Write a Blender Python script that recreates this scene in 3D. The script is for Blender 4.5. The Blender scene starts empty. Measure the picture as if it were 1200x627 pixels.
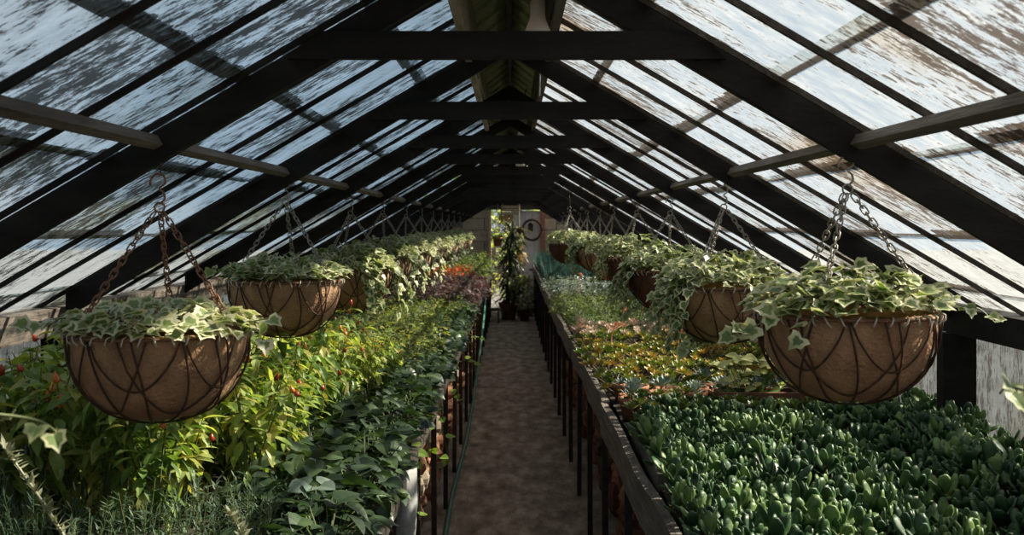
import bpy, math, random
from math import sin, cos, pi, radians as R
from mathutils import Vector, Matrix, noise
V = Vector
C = bpy.context.scene.collection
rnd = random.Random(7)
U = rnd.uniform

# ------------------------------------------------------------------ materials
MATS = {}
def nt(name):
    m = bpy.data.materials.new(name); m.use_nodes = True
    t = m.node_tree; t.nodes.clear()
    out = t.nodes.new('ShaderNodeOutputMaterial')
    MATS[name] = m
    return m, t, out
def nd(t, typ, **kw):
    n = t.nodes.new(typ)
    for k, v in kw.items():
        if k in n.inputs: n.inputs[k].default_value = v
        else: setattr(n, k, v)
    return n
def ramp(t, src, stops):
    r = t.nodes.new('ShaderNodeValToRGB')
    e = r.color_ramp.elements
    while len(e) < len(stops): e.new(0.5)
    for i, (p, c) in enumerate(stops):
        e[i].position = p; e[i].color = (*c, 1) if len(c) == 3 else c
    t.links.new(src, r.inputs[0]); return r.outputs[0]
def g(v): return (v, v, v)

def surf(name, c1, c2, scale=8.0, rough=0.8, c3=None, stretch=(1, 1, 1), bump=0.3, detail=6, metallic=0.0, spec=0.3, bscale=None):
    """two or three tone noise over object coordinates"""
    m, t, out = nt(name)
    tc = nd(t, 'ShaderNodeTexCoord'); mp = nd(t, 'ShaderNodeMapping'); mp.inputs['Scale'].default_value = stretch
    t.links.new(tc.outputs['Object'], mp.inputs[0])
    n = nd(t, 'ShaderNodeTexNoise', Scale=scale, Detail=detail, Roughness=0.65)
    t.links.new(mp.outputs[0], n.inputs['Vector'])
    stops = [(0.3, c1), (0.7, c2)] if c3 is None else [(0.28, c1), (0.5, c2), (0.72, c3)]
    col = ramp(t, n.outputs[0], stops)
    p = nd(t, 'ShaderNodeBsdfPrincipled', Roughness=rough, Metallic=metallic)
    p.inputs['Specular IOR Level'].default_value = spec
    t.links.new(col, p.inputs['Base Color'])
    if bump:
        n2 = nd(t, 'ShaderNodeTexNoise', Scale=bscale or scale * 4, Detail=5.0)
        t.links.new(mp.outputs[0], n2.inputs['Vector'])
        b = nd(t, 'ShaderNodeBump', Strength=bump, Distance=0.01)
        t.links.new(n2.outputs[0], b.inputs['Height']); t.links.new(b.outputs[0], p.inputs['Normal'])
    t.links.new(p.outputs[0], out.inputs[0]); return m

def leafmat(name, c1, c2, rough=0.5, trans=0.35, tcol=None, scale=9.0, spec=0.4, c3=None):
    """leaf: principled front + translucent, tone varies plant to plant and over the plant"""
    m, t, out = nt(name)
    tc = nd(t, 'ShaderNodeTexCoord'); oi = nd(t, 'ShaderNodeObjectInfo')
    n = nd(t, 'ShaderNodeTexNoise', Scale=scale, Detail=3.0); t.links.new(tc.outputs['Object'], n.inputs['Vector'])
    a = nd(t, 'ShaderNodeMath', operation='MULTIPLY_ADD'); t.links.new(oi.outputs['Random'], a.inputs[0]); a.inputs[1].default_value = 0.34; a.inputs[2].default_value = -0.17
    s = nd(t, 'ShaderNodeMath', operation='ADD'); t.links.new(n.outputs[0], s.inputs[0]); t.links.new(a.outputs[0], s.inputs[1])
    stops = [(0.32, c1), (0.68, c2)] if c3 is None else [(0.3, c1), (0.5, c2), (0.66, c3)]
    col = ramp(t, s.outputs[0], stops)
    p = nd(t, 'ShaderNodeBsdfPrincipled', Roughness=rough); p.inputs['Specular IOR Level'].default_value = spec
    t.links.new(col, p.inputs['Base Color'])
    if trans:
        tr = nd(t, 'ShaderNodeBsdfTranslucent')
        mx = nd(t, 'ShaderNodeMix', data_type='RGBA', blend_type='MULTIPLY'); mx.inputs[0].default_value = 1.0
        t.links.new(col, mx.inputs[6]); mx.inputs[7].default_value = (*(tcol or (2.0, 1.9, 0.7)), 1)
        t.links.new(mx.outputs[2], tr.inputs[0])
        ms = nd(t, 'ShaderNodeMixShader', Fac=trans)
        t.links.new(p.outputs[0], ms.inputs[1]); t.links.new(tr.outputs[0], ms.inputs[2]); t.links.new(ms.outputs[0], out.inputs[0])
    else: t.links.new(p.outputs[0], out.inputs[0])
    return m

def glassmat(name, wash, dirt, moss, clear_lo, clear_hi, streak=0.5, mossy=0.5, lapamt=0.5):
    """old lime-washed greenhouse glass: clear film, chalky wash, dark flaking streaks, algae, dirt held in the laps.
       UVMap = metres (along house, down slope); pane = 0..1 in each pane"""
    m, t, out = nt(name)
    uv = nd(t, 'ShaderNodeUVMap', uv_map='UVMap'); pv = nd(t, 'ShaderNodeUVMap', uv_map='pane'); rv = nd(t, 'ShaderNodeUVMap', uv_map='rand')
    L = t.links.new
    def noi(sx, sy, det, ro=0.6, off=0.0):
        mp = nd(t, 'ShaderNodeMapping'); mp.inputs['Scale'].default_value = (sx, sy, 1); mp.inputs['Location'].default_value = (off, off, off)
        L(uv.outputs[0], mp.inputs[0])
        n = nd(t, 'ShaderNodeTexNoise', Scale=1.0, Detail=det, Roughness=ro); L(mp.outputs[0], n.inputs['Vector']); return n.outputs[0]
    def math_(op, a, b):
        n = nd(t, 'ShaderNodeMath', operation=op)
        for i, x in enumerate((a, b)):
            if isinstance(x, (int, float)): n.inputs[i].default_value = x
            else: L(x, n.inputs[i])
        return n.outputs[0]
    big = noi(1.6, 1.3, 3, 0.5, 3.1)
    fine = noi(80, 24, 10, 0.8, 1.7)
    blot = noi(22, 9, 6, 0.7, 9.3)
    sp = nd(t, 'ShaderNodeSeparateXYZ'); L(pv.outputs[0], sp.inputs[0])
    sr = nd(t, 'ShaderNodeSeparateXYZ'); L(rv.outputs[0], sr.inputs[0])
    # chalk colour
    wc = ramp(t, blot, [(0.3, tuple(x * 0.62 for x in wash)), (0.6, wash), (0.8, tuple(min(1, x * 1.25) for x in wash))])
    # dark streak mask
    sm = math_('ADD', fine, math_('MULTIPLY', math_('SUBTRACT', blot, 0.5), 0.7))
    sm = math_('ADD', sm, math_('MULTIPLY', math_('SUBTRACT', big, 0.5), 0.42))
    sm = math_('ADD', sm, math_('MULTIPLY', math_('SUBTRACT', sr.outputs[0], 0.5), 0.12))
    dm = ramp(t, sm, [(0.515 + (0.5 - streak) * 0.2, g(0)), (0.55 + (0.5 - streak) * 0.2, g(1))])
    # lap band: close to the pane's lower end and upper end, ragged
    v = sp.outputs[1]
    e1 = math_('SUBTRACT', v, math_('ADD', 0.80, math_('MULTIPLY', blot, 0.16)))
    lap = math_('GREATER_THAN', e1, 0.0)
    pick = math_('GREATER_THAN', math_('ADD', sr.outputs[0], math_('MULTIPLY', big, 0.5)), 1.25 - lapamt)
    lapm = math_('MULTIPLY', lap, pick)
    lapm = math_('MULTIPLY', lapm, ramp(t, fine, [(0.34, g(0.55)), (0.5, g(1))]))
    thin = math_('GREATER_THAN', v, 0.955)
    lapm = math_('MAXIMUM', lapm, thin)
    # algae; on the west slope its green also stands for trees outside
    am = ramp(t, math_('ADD', big, math_('MULTIPLY', math_('SUBTRACT', fine, 0.5), 0.35)), [(0.62 - mossy * 0.2, g(0)), (0.8 - mossy * 0.2, g(0.75))])
    # shaders
    tr = nd(t, 'ShaderNodeBsdfTransparent'); tr.inputs[0].default_value = (0.86, 0.93, 0.95, 1)
    tl = nd(t, 'ShaderNodeBsdfTranslucent'); L(wc, tl.inputs[0])
    df = nd(t, 'ShaderNodeBsdfPrincipled', Roughness=0.35); L(wc, df.inputs['Base Color']); df.inputs['Specular IOR Level'].default_value = 0.35
    chalk = nd(t, 'ShaderNodeMixShader', Fac=0.3); L(tl.outputs[0], chalk.inputs[1]); L(df.outputs[0], chalk.inputs[2])
    mc = nd(t, 'ShaderNodeBsdfTranslucent'); mc.inputs[0].default_value = (*moss, 1)
    md = nd(t, 'ShaderNodeBsdfDiffuse'); md.inputs[0].default_value = (*moss, 1)
    mm = nd(t, 'ShaderNodeMixShader', Fac=0.4); L(mc.outputs[0], mm.inputs[1]); L(md.outputs[0], mm.inputs[2])
    base = nd(t, 'ShaderNodeMixShader')
    L(ramp(t, blot, [(0.35, g(1 - clear_hi)), (0.65, g(1 - clear_lo))]), base.inputs[0]); L(tr.outputs[0], base.inputs[1]); L(chalk.outputs[0], base.inputs[2])
    b2 = nd(t, 'ShaderNodeMixShader'); L(am, b2.inputs[0]); L(base.outputs[0], b2.inputs[1]); L(mm.outputs[0], b2.inputs[2])
    dd = nd(t, 'ShaderNodeBsdfDiffuse'); L(ramp(t, fine, [(0.4, tuple(x * 0.45 for x in dirt)), (0.7, dirt)]), dd.inputs[0])
    dtl = nd(t, 'ShaderNodeBsdfTranslucent'); dtl.inputs[0].default_value = (*[x * 0.8 for x in dirt], 1)
    ds = nd(t, 'ShaderNodeMixShader', Fac=0.35); L(dd.outputs[0], ds.inputs[1]); L(dtl.outputs[0], ds.inputs[2])
    b3 = nd(t, 'ShaderNodeMixShader'); L(math_('MAXIMUM', math_('MULTIPLY', dm, 0.88), math_('MULTIPLY', lapm, 0.95)), b3.inputs[0]); L(b2.outputs[0], b3.inputs[1]); L(ds.outputs[0], b3.inputs[2])
    L(b3.outputs[0], out.inputs[0]); return m

surf('black_timber', (0.006, 0.0055, 0.005), (0.011, 0.010, 0.009), 6, 0.75, stretch=(1, 1, 3), c3=(0.02, 0.017, 0.014), bump=0.25, spec=0.18)
surf('weathered_timber', (0.045, 0.036, 0.03), (0.11, 0.09, 0.075), 5, 0.75, c3=(0.17, 0.145, 0.12), stretch=(6, 0.6, 6), bump=0.5)
surf('rail_timber', (0.05, 0.042, 0.036), (0.12, 0.10, 0.085), 7, 0.8, c3=(0.22, 0.19, 0.165), stretch=(7, 0.5, 7), bump=0.6)
surf('dark_timber', (0.018, 0.014, 0.011), (0.04, 0.032, 0.025), 7, 0.85, stretch=(5, 0.5, 5), c3=(0.07, 0.055, 0.045), bump=0.6)
surf('vent_green', (0.12, 0.14, 0.07), (0.25, 0.29, 0.15), 6, 0.8, c3=(0.36, 0.35, 0.21), stretch=(2, 6, 2))
surf('vent_board', (0.15, 0.125, 0.09), (0.33, 0.28, 0.22), 5, 0.8, c3=(0.45, 0.4, 0.33), stretch=(6, 0.6, 6))
surf('iron_post', (0.007, 0.006, 0.006), (0.02, 0.016, 0.014), 20, 0.6, c3=(0.05, 0.028, 0.018), bump=0.3)
surf('rust_wire', (0.02, 0.011, 0.008), (0.06, 0.028, 0.017), 40, 0.7, c3=(0.12, 0.055, 0.03), bump=0.2)
surf('chain_rust', (0.09, 0.045, 0.028), (0.2, 0.1, 0.06), 60, 0.6, c3=(0.30, 0.17, 0.11), bump=0.2, metallic=0.2)
surf('chain_grey', (0.10, 0.095, 0.085), (0.24, 0.22, 0.19), 60, 0.5, c3=(0.34, 0.30, 0.26), bump=0.2, metallic=0.3)
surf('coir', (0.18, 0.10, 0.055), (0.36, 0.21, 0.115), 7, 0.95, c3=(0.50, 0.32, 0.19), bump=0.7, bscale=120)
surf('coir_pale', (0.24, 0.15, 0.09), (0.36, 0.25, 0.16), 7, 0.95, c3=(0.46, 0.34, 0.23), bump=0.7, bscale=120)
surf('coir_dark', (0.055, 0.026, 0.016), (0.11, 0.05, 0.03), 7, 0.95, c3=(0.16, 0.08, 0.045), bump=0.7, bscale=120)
surf('twine', (0.45, 0.40, 0.33), (0.65, 0.6, 0.52), 30, 0.8)
surf('soil', (0.012, 0.009, 0.006), (0.035, 0.026, 0.018), 14, 0.95, c3=(0.06, 0.045, 0.03), bump=0.8)
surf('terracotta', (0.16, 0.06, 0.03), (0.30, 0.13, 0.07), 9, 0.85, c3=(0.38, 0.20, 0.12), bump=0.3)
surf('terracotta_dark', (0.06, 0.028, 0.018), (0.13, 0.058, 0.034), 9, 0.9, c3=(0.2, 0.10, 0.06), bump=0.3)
surf('concrete', (0.075, 0.055, 0.040), (0.26, 0.205, 0.16), 9, 0.92, stretch=(1, .35, 1), c3=(0.52, 0.43, 0.35), bump=1.0, detail=15, bscale=60)
surf('earth', (0.03, 0.024, 0.018), (0.07, 0.056, 0.042), 5, 0.95, bump=0.8)
surf('rubble', (0.10, 0.05, 0.03), (0.23, 0.115, 0.065), 4, 0.95, c3=(0.32, 0.20, 0.13), bump=0.7, bscale=40)
surf('block_stone', (0.20, 0.155, 0.11), (0.32, 0.26, 0.19), 3, 0.95, c3=(0.4, 0.33, 0.25), bump=0.4)
surf('mortar', (0.10, 0.08, 0.06), (0.16, 0.13, 0.1), 10, 0.95)
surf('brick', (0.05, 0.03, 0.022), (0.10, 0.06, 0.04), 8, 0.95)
surf('door_paint', (0.42, 0.37, 0.36), (0.6, 0.54, 0.53), 3, 0.6, c3=(0.7, 0.64, 0.62), stretch=(4, 4, 0.6))
surf('door_frame', (0.16, 0.07, 0.05), (0.28, 0.13, 0.09), 5, 0.7, stretch=(4, 4, 0.5))
surf('pale_wood', (0.28, 0.2, 0.13), (0.42, 0.33, 0.23), 6, 0.8, stretch=(0.6, 4, 4))
surf('hose_green', (0.03, 0.12, 0.09), (0.06, 0.19, 0.15), 8, 0.45, bump=0.0)
surf('sack', (0.26, 0.26, 0.26), (0.42, 0.42, 0.42), 8, 0.7, bump=0.4)
surf('gravel', (0.07, 0.078, 0.085), (0.13, 0.14, 0.15), 1.5, 0.95, c3=(0.17, 0.18, 0.19))
surf('wreath_twig', (0.035, 0.02, 0.012), (0.10, 0.06, 0.035), 30, 0.9)
surf('straw', (0.25, 0.17, 0.09), (0.45, 0.34, 0.2), 20, 0.9)
surf('lamp_socket', (0.02, 0.014, 0.011), (0.045, 0.03, 0.022), 10, 0.5)
surf('bark', (0.04, 0.035, 0.025), (0.10, 0.085, 0.06), 12, 0.95)
surf('silver_metal', (0.25, 0.26, 0.27), (0.4, 0.4, 0.4), 12, 0.4, metallic=0.6)

leafmat('pepper_leaf', (0.085, 0.165, 0.036), (0.23, 0.32, 0.08), 0.42, 0.38, (1.7, 1.7, 0.6), c3=(0.42, 0.46, 0.16), scale=14)
leafmat('pepper_yellow', (0.30, 0.30, 0.07), (0.45, 0.42, 0.13), 0.5, 0.4, (1.5, 1.4, 0.6))
leafmat('green_stem', (0.06, 0.09, 0.03), (0.13, 0.15, 0.05), 0.6, 0.0)
leafmat('brown_stem', (0.06, 0.045, 0.025), (0.13, 0.10, 0.06), 0.8, 0.0)
leafmat('fruit_red', (0.32, 0.025, 0.012), (0.5, 0.06, 0.02), 0.25, 0.0, spec=0.6)
leafmat('fruit_orange', (0.55, 0.14, 0.02), (0.62, 0.22, 0.03), 0.25, 0.0, spec=0.6)
leafmat('dark_leaf', (0.014, 0.028, 0.014), (0.034, 0.062, 0.028), 0.4, 0.2, (1.6, 1.8, 0.7), c3=(0.075, 0.115, 0.05), spec=0.45)
leafmat('strap_leaf', (0.008, 0.014, 0.007), (0.02, 0.032, 0.013), 0.45, 0.05, c3=(0.05, 0.06, 0.02))
leafmat('silver_leaf', (0.08, 0.12, 0.09), (0.15, 0.2, 0.16), 0.5, 0.1)
leafmat('herb_leaf', (0.06, 0.11, 0.022), (0.15, 0.21, 0.05), 0.55, 0.35, c3=(0.27, 0.31, 0.10))
leafmat('rosemary_leaf', (0.035, 0.075, 0.04), (0.075, 0.125, 0.075), 0.6, 0.2, (1.3, 1.5, 1.0), c3=(0.14, 0.18, 0.12))
leafmat('sprig_leaf', (0.24, 0.25, 0.16), (0.38, 0.36, 0.25), 0.6, 0.2, (1.2, 1.2, 0.9))
leafmat('purple_leaf', (0.025, 0.012, 0.016), (0.07, 0.035, 0.042), 0.5, 0.2, (2.0, 1.0, 1.0), c3=(0.13, 0.085, 0.085))
leafmat('red_flower', (0.55, 0.045, 0.015), (0.75, 0.12, 0.03), 0.6, 0.3, (1.3, 0.8, 0.6))
leafmat('ivy_green', (0.04, 0.075, 0.022), (0.10, 0.16, 0.05), 0.38, 0.28, (1.6, 1.7, 0.7), c3=(0.2, 0.26, 0.10), spec=0.5)
leafmat('ivy_cream', (0.25, 0.30, 0.12), (0.46, 0.47, 0.27), 0.4, 0.3, (1.1, 1.1, 0.7), c3=(0.66, 0.64, 0.45), spec=0.5, scale=16)
leafmat('jade_leaf', (0.015, 0.046, 0.018), (0.036, 0.09, 0.030), 0.45, 0.12, (1.4, 1.8, 0.7), c3=(0.14, 0.22, 0.07), spec=0.4, scale=22)
leafmat('aeonium_leaf', (0.02, 0.045, 0.016), (0.07, 0.11, 0.03), 0.4, 0.1, c3=(0.17, 0.19, 0.05))
leafmat('blue_leaf', (0.05, 0.09, 0.085), (0.12, 0.17, 0.165), 0.5, 0.05, c3=(0.2, 0.26, 0.25))
leafmat('sedum_leaf', (0.05, 0.10, 0.02), (0.17, 0.2, 0.035), 0.4, 0.15, c3=(0.36, 0.22, 0.06), scale=16)
leafmat('pink_leaf', (0.30, 0.26, 0.22), (0.42, 0.36, 0.30), 0.5, 0.15, (1.2, 1.0, 0.8), c3=(0.52, 0.34, 0.24), scale=6)
leafmat('thyme_leaf', (0.04, 0.085, 0.025), (0.10, 0.16, 0.045), 0.5, 0.3, c3=(0.2, 0.26, 0.09))
leafmat('silverbush_leaf', (0.15, 0.20, 0.18), (0.26, 0.32, 0.29), 0.6, 0.1, c3=(0.40, 0.45, 0.41))
leafmat('teal_leaf', (0.012, 0.04, 0.036), (0.035, 0.085, 0.075), 0.5, 0.15, (1.2, 1.5, 1.2), c3=(0.07, 0.14, 0.12))
leafmat('coral_flower', (0.55, 0.20, 0.11), (0.70, 0.32, 0.2), 0.5, 0.2, (1.1, 0.9, 0.8))
leafmat('pale_leaf', (0.36, 0.38, 0.15), (0.55, 0.54, 0.26), 0.5, 0.35, (1.2, 1.2, 0.7))
leafmat('gold_leaf', (0.30, 0.22, 0.05), (0.55, 0.30, 0.05), 0.5, 0.3, (1.3, 1.0, 0.5))
leafmat('tree_leaf', (0.03, 0.055, 0.018), (0.07, 0.11, 0.03), 0.6, 0.3)

glassmat('roof_glass_west', (0.25, 0.285, 0.30), (0.042, 0.036, 0.024), (0.14, 0.155, 0.075), 0.34, 0.68, 0.56, 0.62, 0.75)  # algae colour also paints in the green of trees showing through this slope
glassmat('roof_glass_east', (0.25, 0.265, 0.275), (0.05, 0.033, 0.019), (0.2, 0.17, 0.12), 0.40, 0.70, 0.37, 0.15, 0.75)
glassmat('wall_glass', (0.036, 0.042, 0.043), (0.055, 0.055, 0.052), (0.05, 0.052, 0.042), 0.12, 0.3, 0.32, 0.5, 0.0)

m, t, out = nt('lamp_glass')
p = nd(t, 'ShaderNodeBsdfPrincipled', Roughness=0.25); p.inputs['Base Color'].default_value = (0.85, 0.78, 0.74, 1)
p.inputs['Specular IOR Level'].default_value = 0.8
tr = nd(t, 'ShaderNodeBsdfTranslucent'); tr.inputs[0].default_value = (0.95, 0.9, 0.87, 1); ms = nd(t, 'ShaderNodeMixShader', Fac=0.45)
t.links.new(p.outputs[0], ms.inputs[1]); t.links.new(tr.outputs[0], ms.inputs[2]); t.links.new(ms.outputs[0], out.inputs[0])

# ------------------------------------------------------------------ mesh builder
class MB:
    def __init__(s): s.v = []; s.f = []; s.mi = []; s.ms = []; s.uv = []
    def slot(s, m):
        if m not in s.ms: s.ms.append(m)
        return s.ms.index(m)
    def add(s, vs, fs, m):
        o = len(s.v); k = s.slot(m)
        s.v.extend([tuple(v) for v in vs]); s.f.extend([tuple(i + o for i in f) for f in fs]); s.mi.extend([k] * len(fs))
    def mesh(s, name, smooth=False):
        me = bpy.data.meshes.new(name); me.from_pydata(s.v, [], s.f)
        for x in s.ms: me.materials.append(MATS[x])
        me.polygons.foreach_set('material_index', s.mi)
        if smooth: me.polygons.foreach_set('use_smooth', [True] * len(s.f))
        me.update(); return me
    # shapes
    def box(s, lo, hi, m, jit=0):
        x0, y0, z0 = lo; x1, y1, z1 = hi
        vs = [(x, y, z) for x in (x0, x1) for y in (y0, y1) for z in (z0, z1)]
        if jit: vs = [tuple(c + U(-jit, jit) for c in v) for v in vs]
        s.add(vs, [(0, 1, 3, 2), (4, 6, 7, 5), (0, 4, 5, 1), (2, 3, 7, 6), (0, 2, 6, 4), (1, 5, 7, 3)], m)
    def prism(s, poly, y0, y1, m):
        n = len(poly); vs = [(x, y0, z) for x, z in poly] + [(x, y1, z) for x, z in poly]
        fs = [tuple(range(n))[::-1], tuple(range(n, 2 * n))] + [(i, (i + 1) % n, (i + 1) % n + n, i + n) for i in range(n)]
        s.add(vs, fs, m)
    def beam(s, pts, w, h, m, jit=0.0):
        """rect section swept along pts (x side width w, vertical h), mostly along y"""
        vs = []
        for p in pts:
            p = V(p)
            for dx, dz in ((-1, -1), (1, -1), (1, 1), (-1, 1)):
                vs.append((p.x + dx * w / 2 + U(-jit, jit), p.y, p.z + dz * h / 2 + U(-jit, jit)))
        n = len(pts); fs = [(3, 2, 1, 0), tuple(4 * (n - 1) + i for i in range(4))]
        for k in range(n - 1):
            for i in range(4): fs.append((4 * k + i, 4 * k + (i + 1) % 4, 4 * k + 4 + (i + 1) % 4, 4 * k + 4 + i))
        s.add(vs, fs, m)
    def tube(s, pts, r, m, n=6, closed=False, cap=True):
        pts = [V(p) for p in pts]; N = len(pts)
        rs = r if isinstance(r, (list, tuple)) else [r] * N
        vs = []; prev = None
        for i, p in enumerate(pts):
            a = pts[(i - 1) % N] if (closed or i > 0) else p; b = pts[(i + 1) % N] if (closed or i < N - 1) else p
            d = (b - a).normalized() if (b - a).length > 1e-9 else V((0, 0, 1))
            if prev is None:
                u = d.cross(V((0, 0, 1)) if abs(d.z) < 0.9 else V((1, 0, 0))).normalized()
            else:
                u = prev - d * prev.dot(d)
                u = u.normalized() if u.length > 1e-6 else d.orthogonal().normalized()
            prev = u; w = d.cross(u)
            for k in range(n):
                q = 2 * pi * k / n; vs.append(p + (u * cos(q) + w * sin(q)) * rs[i])
        fs = []
        for i in range(N if closed else N - 1):
            j = (i + 1) % N
            for k in range(n): fs.append((i * n + k, i * n + (k + 1) % n, j * n + (k + 1) % n, j * n + k))
        if not closed and cap: fs += [tuple(range(n))[::-1], tuple((N - 1) * n + k for k in range(n))]
        s.add(vs, fs, m)
    def lathe(s, prof, m, n=24, c=(0, 0, 0), fn=None):
        vs = []
        for r, z in prof:
            for k in range(n):
                a = 2 * pi * k / n; x, y, zz = r * cos(a), r * sin(a), z
                if fn: x, y, zz = fn(x, y, zz, a)
                vs.append((c[0] + x, c[1] + y, c[2] + zz))
        fs = []
        for i in range(len(prof) - 1):
            for k in range(n): fs.append((i * n + k, i * n + (k + 1) % n, (i + 1) * n + (k + 1) % n, (i + 1) * n + k))
        s.add(vs, fs, m)
    def leaf(s, base, d, up, L, W, m, shape='lance', fold=0.25, curl=0.3, seg=4, m2=None):
        """blade with midrib fold and droop.  d direction, up the blade's upper normal"""
        d = V(d).normalized(); sd = d.cross(V(up))
        if sd.length < 1e-4: sd = d.orthogonal()
        sd.normalize(); n = sd.cross(d).normalized()
        prof = {'lance': (0.06, 0.75, 1.0, 0.62, 0.0), 'oval': (0.12, 0.85, 1.0, 0.8, 0.0), 'heart': (0.55, 1.0, 0.85, 0.5, 0.0),
                'needle': (0.7, 1.0, 0.0), 'spoon': (0.15, 0.6, 1.0, 0.9, 0.25), 'blade': (0.8, 1.0, 0.7, 0.0)}[shape]
        k = len(prof); vs = []; fs = []
        for i, w in enumerate(prof):
            q = i / (k - 1); c = V(base) + d * (L * q * (1 - 0.15 * curl * q)) - n * (curl * L * q * q * 0.6)
            ww = W * 0.5 * w
            vs += [c - sd * ww + n * (fold * ww), c, c + sd * ww + n * (fold * ww)]
        for i in range(k - 1):
            a = 3 * i; fs += [(a, a + 1, a + 4, a + 3), (a + 1, a + 2, a + 5, a + 4)]
        s.add(vs, fs, m)
    def ivy(s, base, d, up, L, ma='ivy_green', mb='ivy_cream'):
        """five-lobed leaf, green heart with a cream margin"""
        d = V(d).normalized(); sd = d.cross(V(up))
        if sd.length < 1e-4: sd = d.orthogonal()
        sd.normalize(); n = sd.cross(d).normalized()
        out = [(0, 0), (-.28, -.12), (-.56, .06), (-.44, .32), (-.45, .58), (-.22, .64), (0, .96), (.22, .64), (.45, .58), (.44, .32), (.56, .06), (.28, -.12)]
        k = U(0.5, 0.72); cx, cy = 0.0, 0.32
        inn = [(cx + (x - cx) * k, cy + (y - cy) * k) for x, y in out]
        def P(x, y): return V(base) + sd * (x * L) + d * (y * L) + n * (abs(x) * 0.28 * L - y * y * 0.22 * L)
        vs = [P(cx, cy)] + [P(*q) for q in inn] + [P(*q) for q in out]; N = len(out)
        o = len(s.v); s.v.extend([tuple(v) for v in vs])
        a = s.slot(ma); b = s.slot(mb)
        for i in range(N):
            j = (i + 1) % N
            s.f.append((o, o + 1 + i, o + 1 + j)); s.mi.append(a)
            s.f.append((o + 1 + i, o + 1 + N + i, o + 1 + N + j, o + 1 + j)); s.mi.append(b)
    def fleshy(s, base, d, up, L, W, T, m, seg=5, rn=6):
        d = V(d).normalized(); sd = d.cross(V(up))
        if sd.length < 1e-4: sd = d.orthogonal()
        sd.normalize(); n = sd.cross(d).normalized(); vs = []; fs = []
        prof = (0.3, 0.55, 0.88, 1.0, 0.88, 0.42)
        for i, w in enumerate(prof):
            q = i / 5; c = V(base) + d * (L * q) + n * (L * 0.16 * q * q)
            for k in range(rn):
                a = 2 * pi * k / rn; vs.append(c + sd * (cos(a) * W * .5 * w) + n * (sin(a) * T * .5 * (0.4 + 0.6 * w)))
        for i in range(5):
            for k in range(rn): fs.append((i * rn + k, i * rn + (k + 1) % rn, (i + 1) * rn + (k + 1) % rn, (i + 1) * rn + k))
        fs.append(tuple(5 * rn + k for k in range(rn)))
        s.add(vs, fs, m)

def obj(name, me, parent=None, smooth=False):
    if isinstance(me, MB): me = me.mesh(name, smooth)
    o = bpy.data.objects.new(name, me); C.objects.link(o)
    if parent is not None: o.parent = parent
    return o
def empty(name, loc=(0, 0, 0)):
    o = bpy.data.objects.new(name, None); C.objects.link(o); o.location = loc; o.empty_display_size = 0.1; return o
def tag(o, label=None, cat=None, group=None, kind=None):
    if label: o['label'] = label
    if cat: o['category'] = cat
    if group: o['group'] = group
    if kind: o['kind'] = kind
    return o
def struct(name, mb, smooth=False): return tag(obj(name, mb, None, smooth), kind='structure')
CH = {}
def kids(o):
    return [c for c in CH.get(o.name, [])]
def proto(root, parts):
    CH[root.name] = parts; return root
def dup(o, loc, rz=0.0, sc=1.0, tilt=0.0):
    c = o.copy(); C.objects.link(c)
    for ch in CH.get(o.name, []):
        d = ch.copy(); C.objects.link(d); d.parent = c
        for e in CH.get(ch.name, []):
            f = e.copy(); C.objects.link(f); f.parent = d
    place(c, loc, rz, sc, tilt); return c
def place(c, loc, rz=0.0, sc=1.0, tilt=0.0):
    c.location = loc; c.rotation_euler = (U(-tilt, tilt), U(-tilt, tilt), rz); c.scale = (sc, sc, sc)
class Field:
    """prototypes used once themselves, then copied"""
    def __init__(s, protos): s.p = protos; s.used = [False] * len(protos)
    def put(s, i, loc, rz, sc=1.0, tilt=0.0):
        i %= len(s.p)
        if not s.used[i]:
            s.used[i] = True; place(s.p[i], loc, rz, sc, tilt); return s.p[i]
        return dup(s.p[i], loc, rz, sc, tilt)

# ------------------------------------------------------------------ the house
Y0, YE = -0.9, 23.0
APEX = 2.307; SL = 0.585
def roof(x): return APEX - SL * abs(x)
T1, TS = 2.62, 1.494
TY = [T1 + TS * k for k in range(-1, 14)]
FT = 0.011                                                         # depth of glazing bars

# floor and ground
mb = MB(); n1, n2 = 6, 60
vs = [(-0.62 + 1.24 * i / n1, Y0 + (YE + 0.3 - Y0) * j / n2, 0.006 * noise.noise((i * .9, j * .7, 0))) for j in range(n2 + 1) for i in range(n1 + 1)]
fs = [(j * (n1 + 1) + i, j * (n1 + 1) + i + 1, (j + 1) * (n1 + 1) + i + 1, (j + 1) * (n1 + 1) + i) for j in range(n2) for i in range(n1)]
mb.add(vs, fs, 'concrete'); struct('floor', mb, True)
mb = MB(); mb.box((-1.75, Y0, -0.2), (1.75, YE + 0.3, -0.012), 'earth'); struct('floor', mb)
mb = MB(); mb.add([(-60, -60, -0.21), (60, -60, -0.21), (60, 90, -0.21), (-60, 90, -0.21)], [(0, 1, 2, 3)], 'gravel'); tag(obj('ground', mb), kind='structure')

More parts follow.
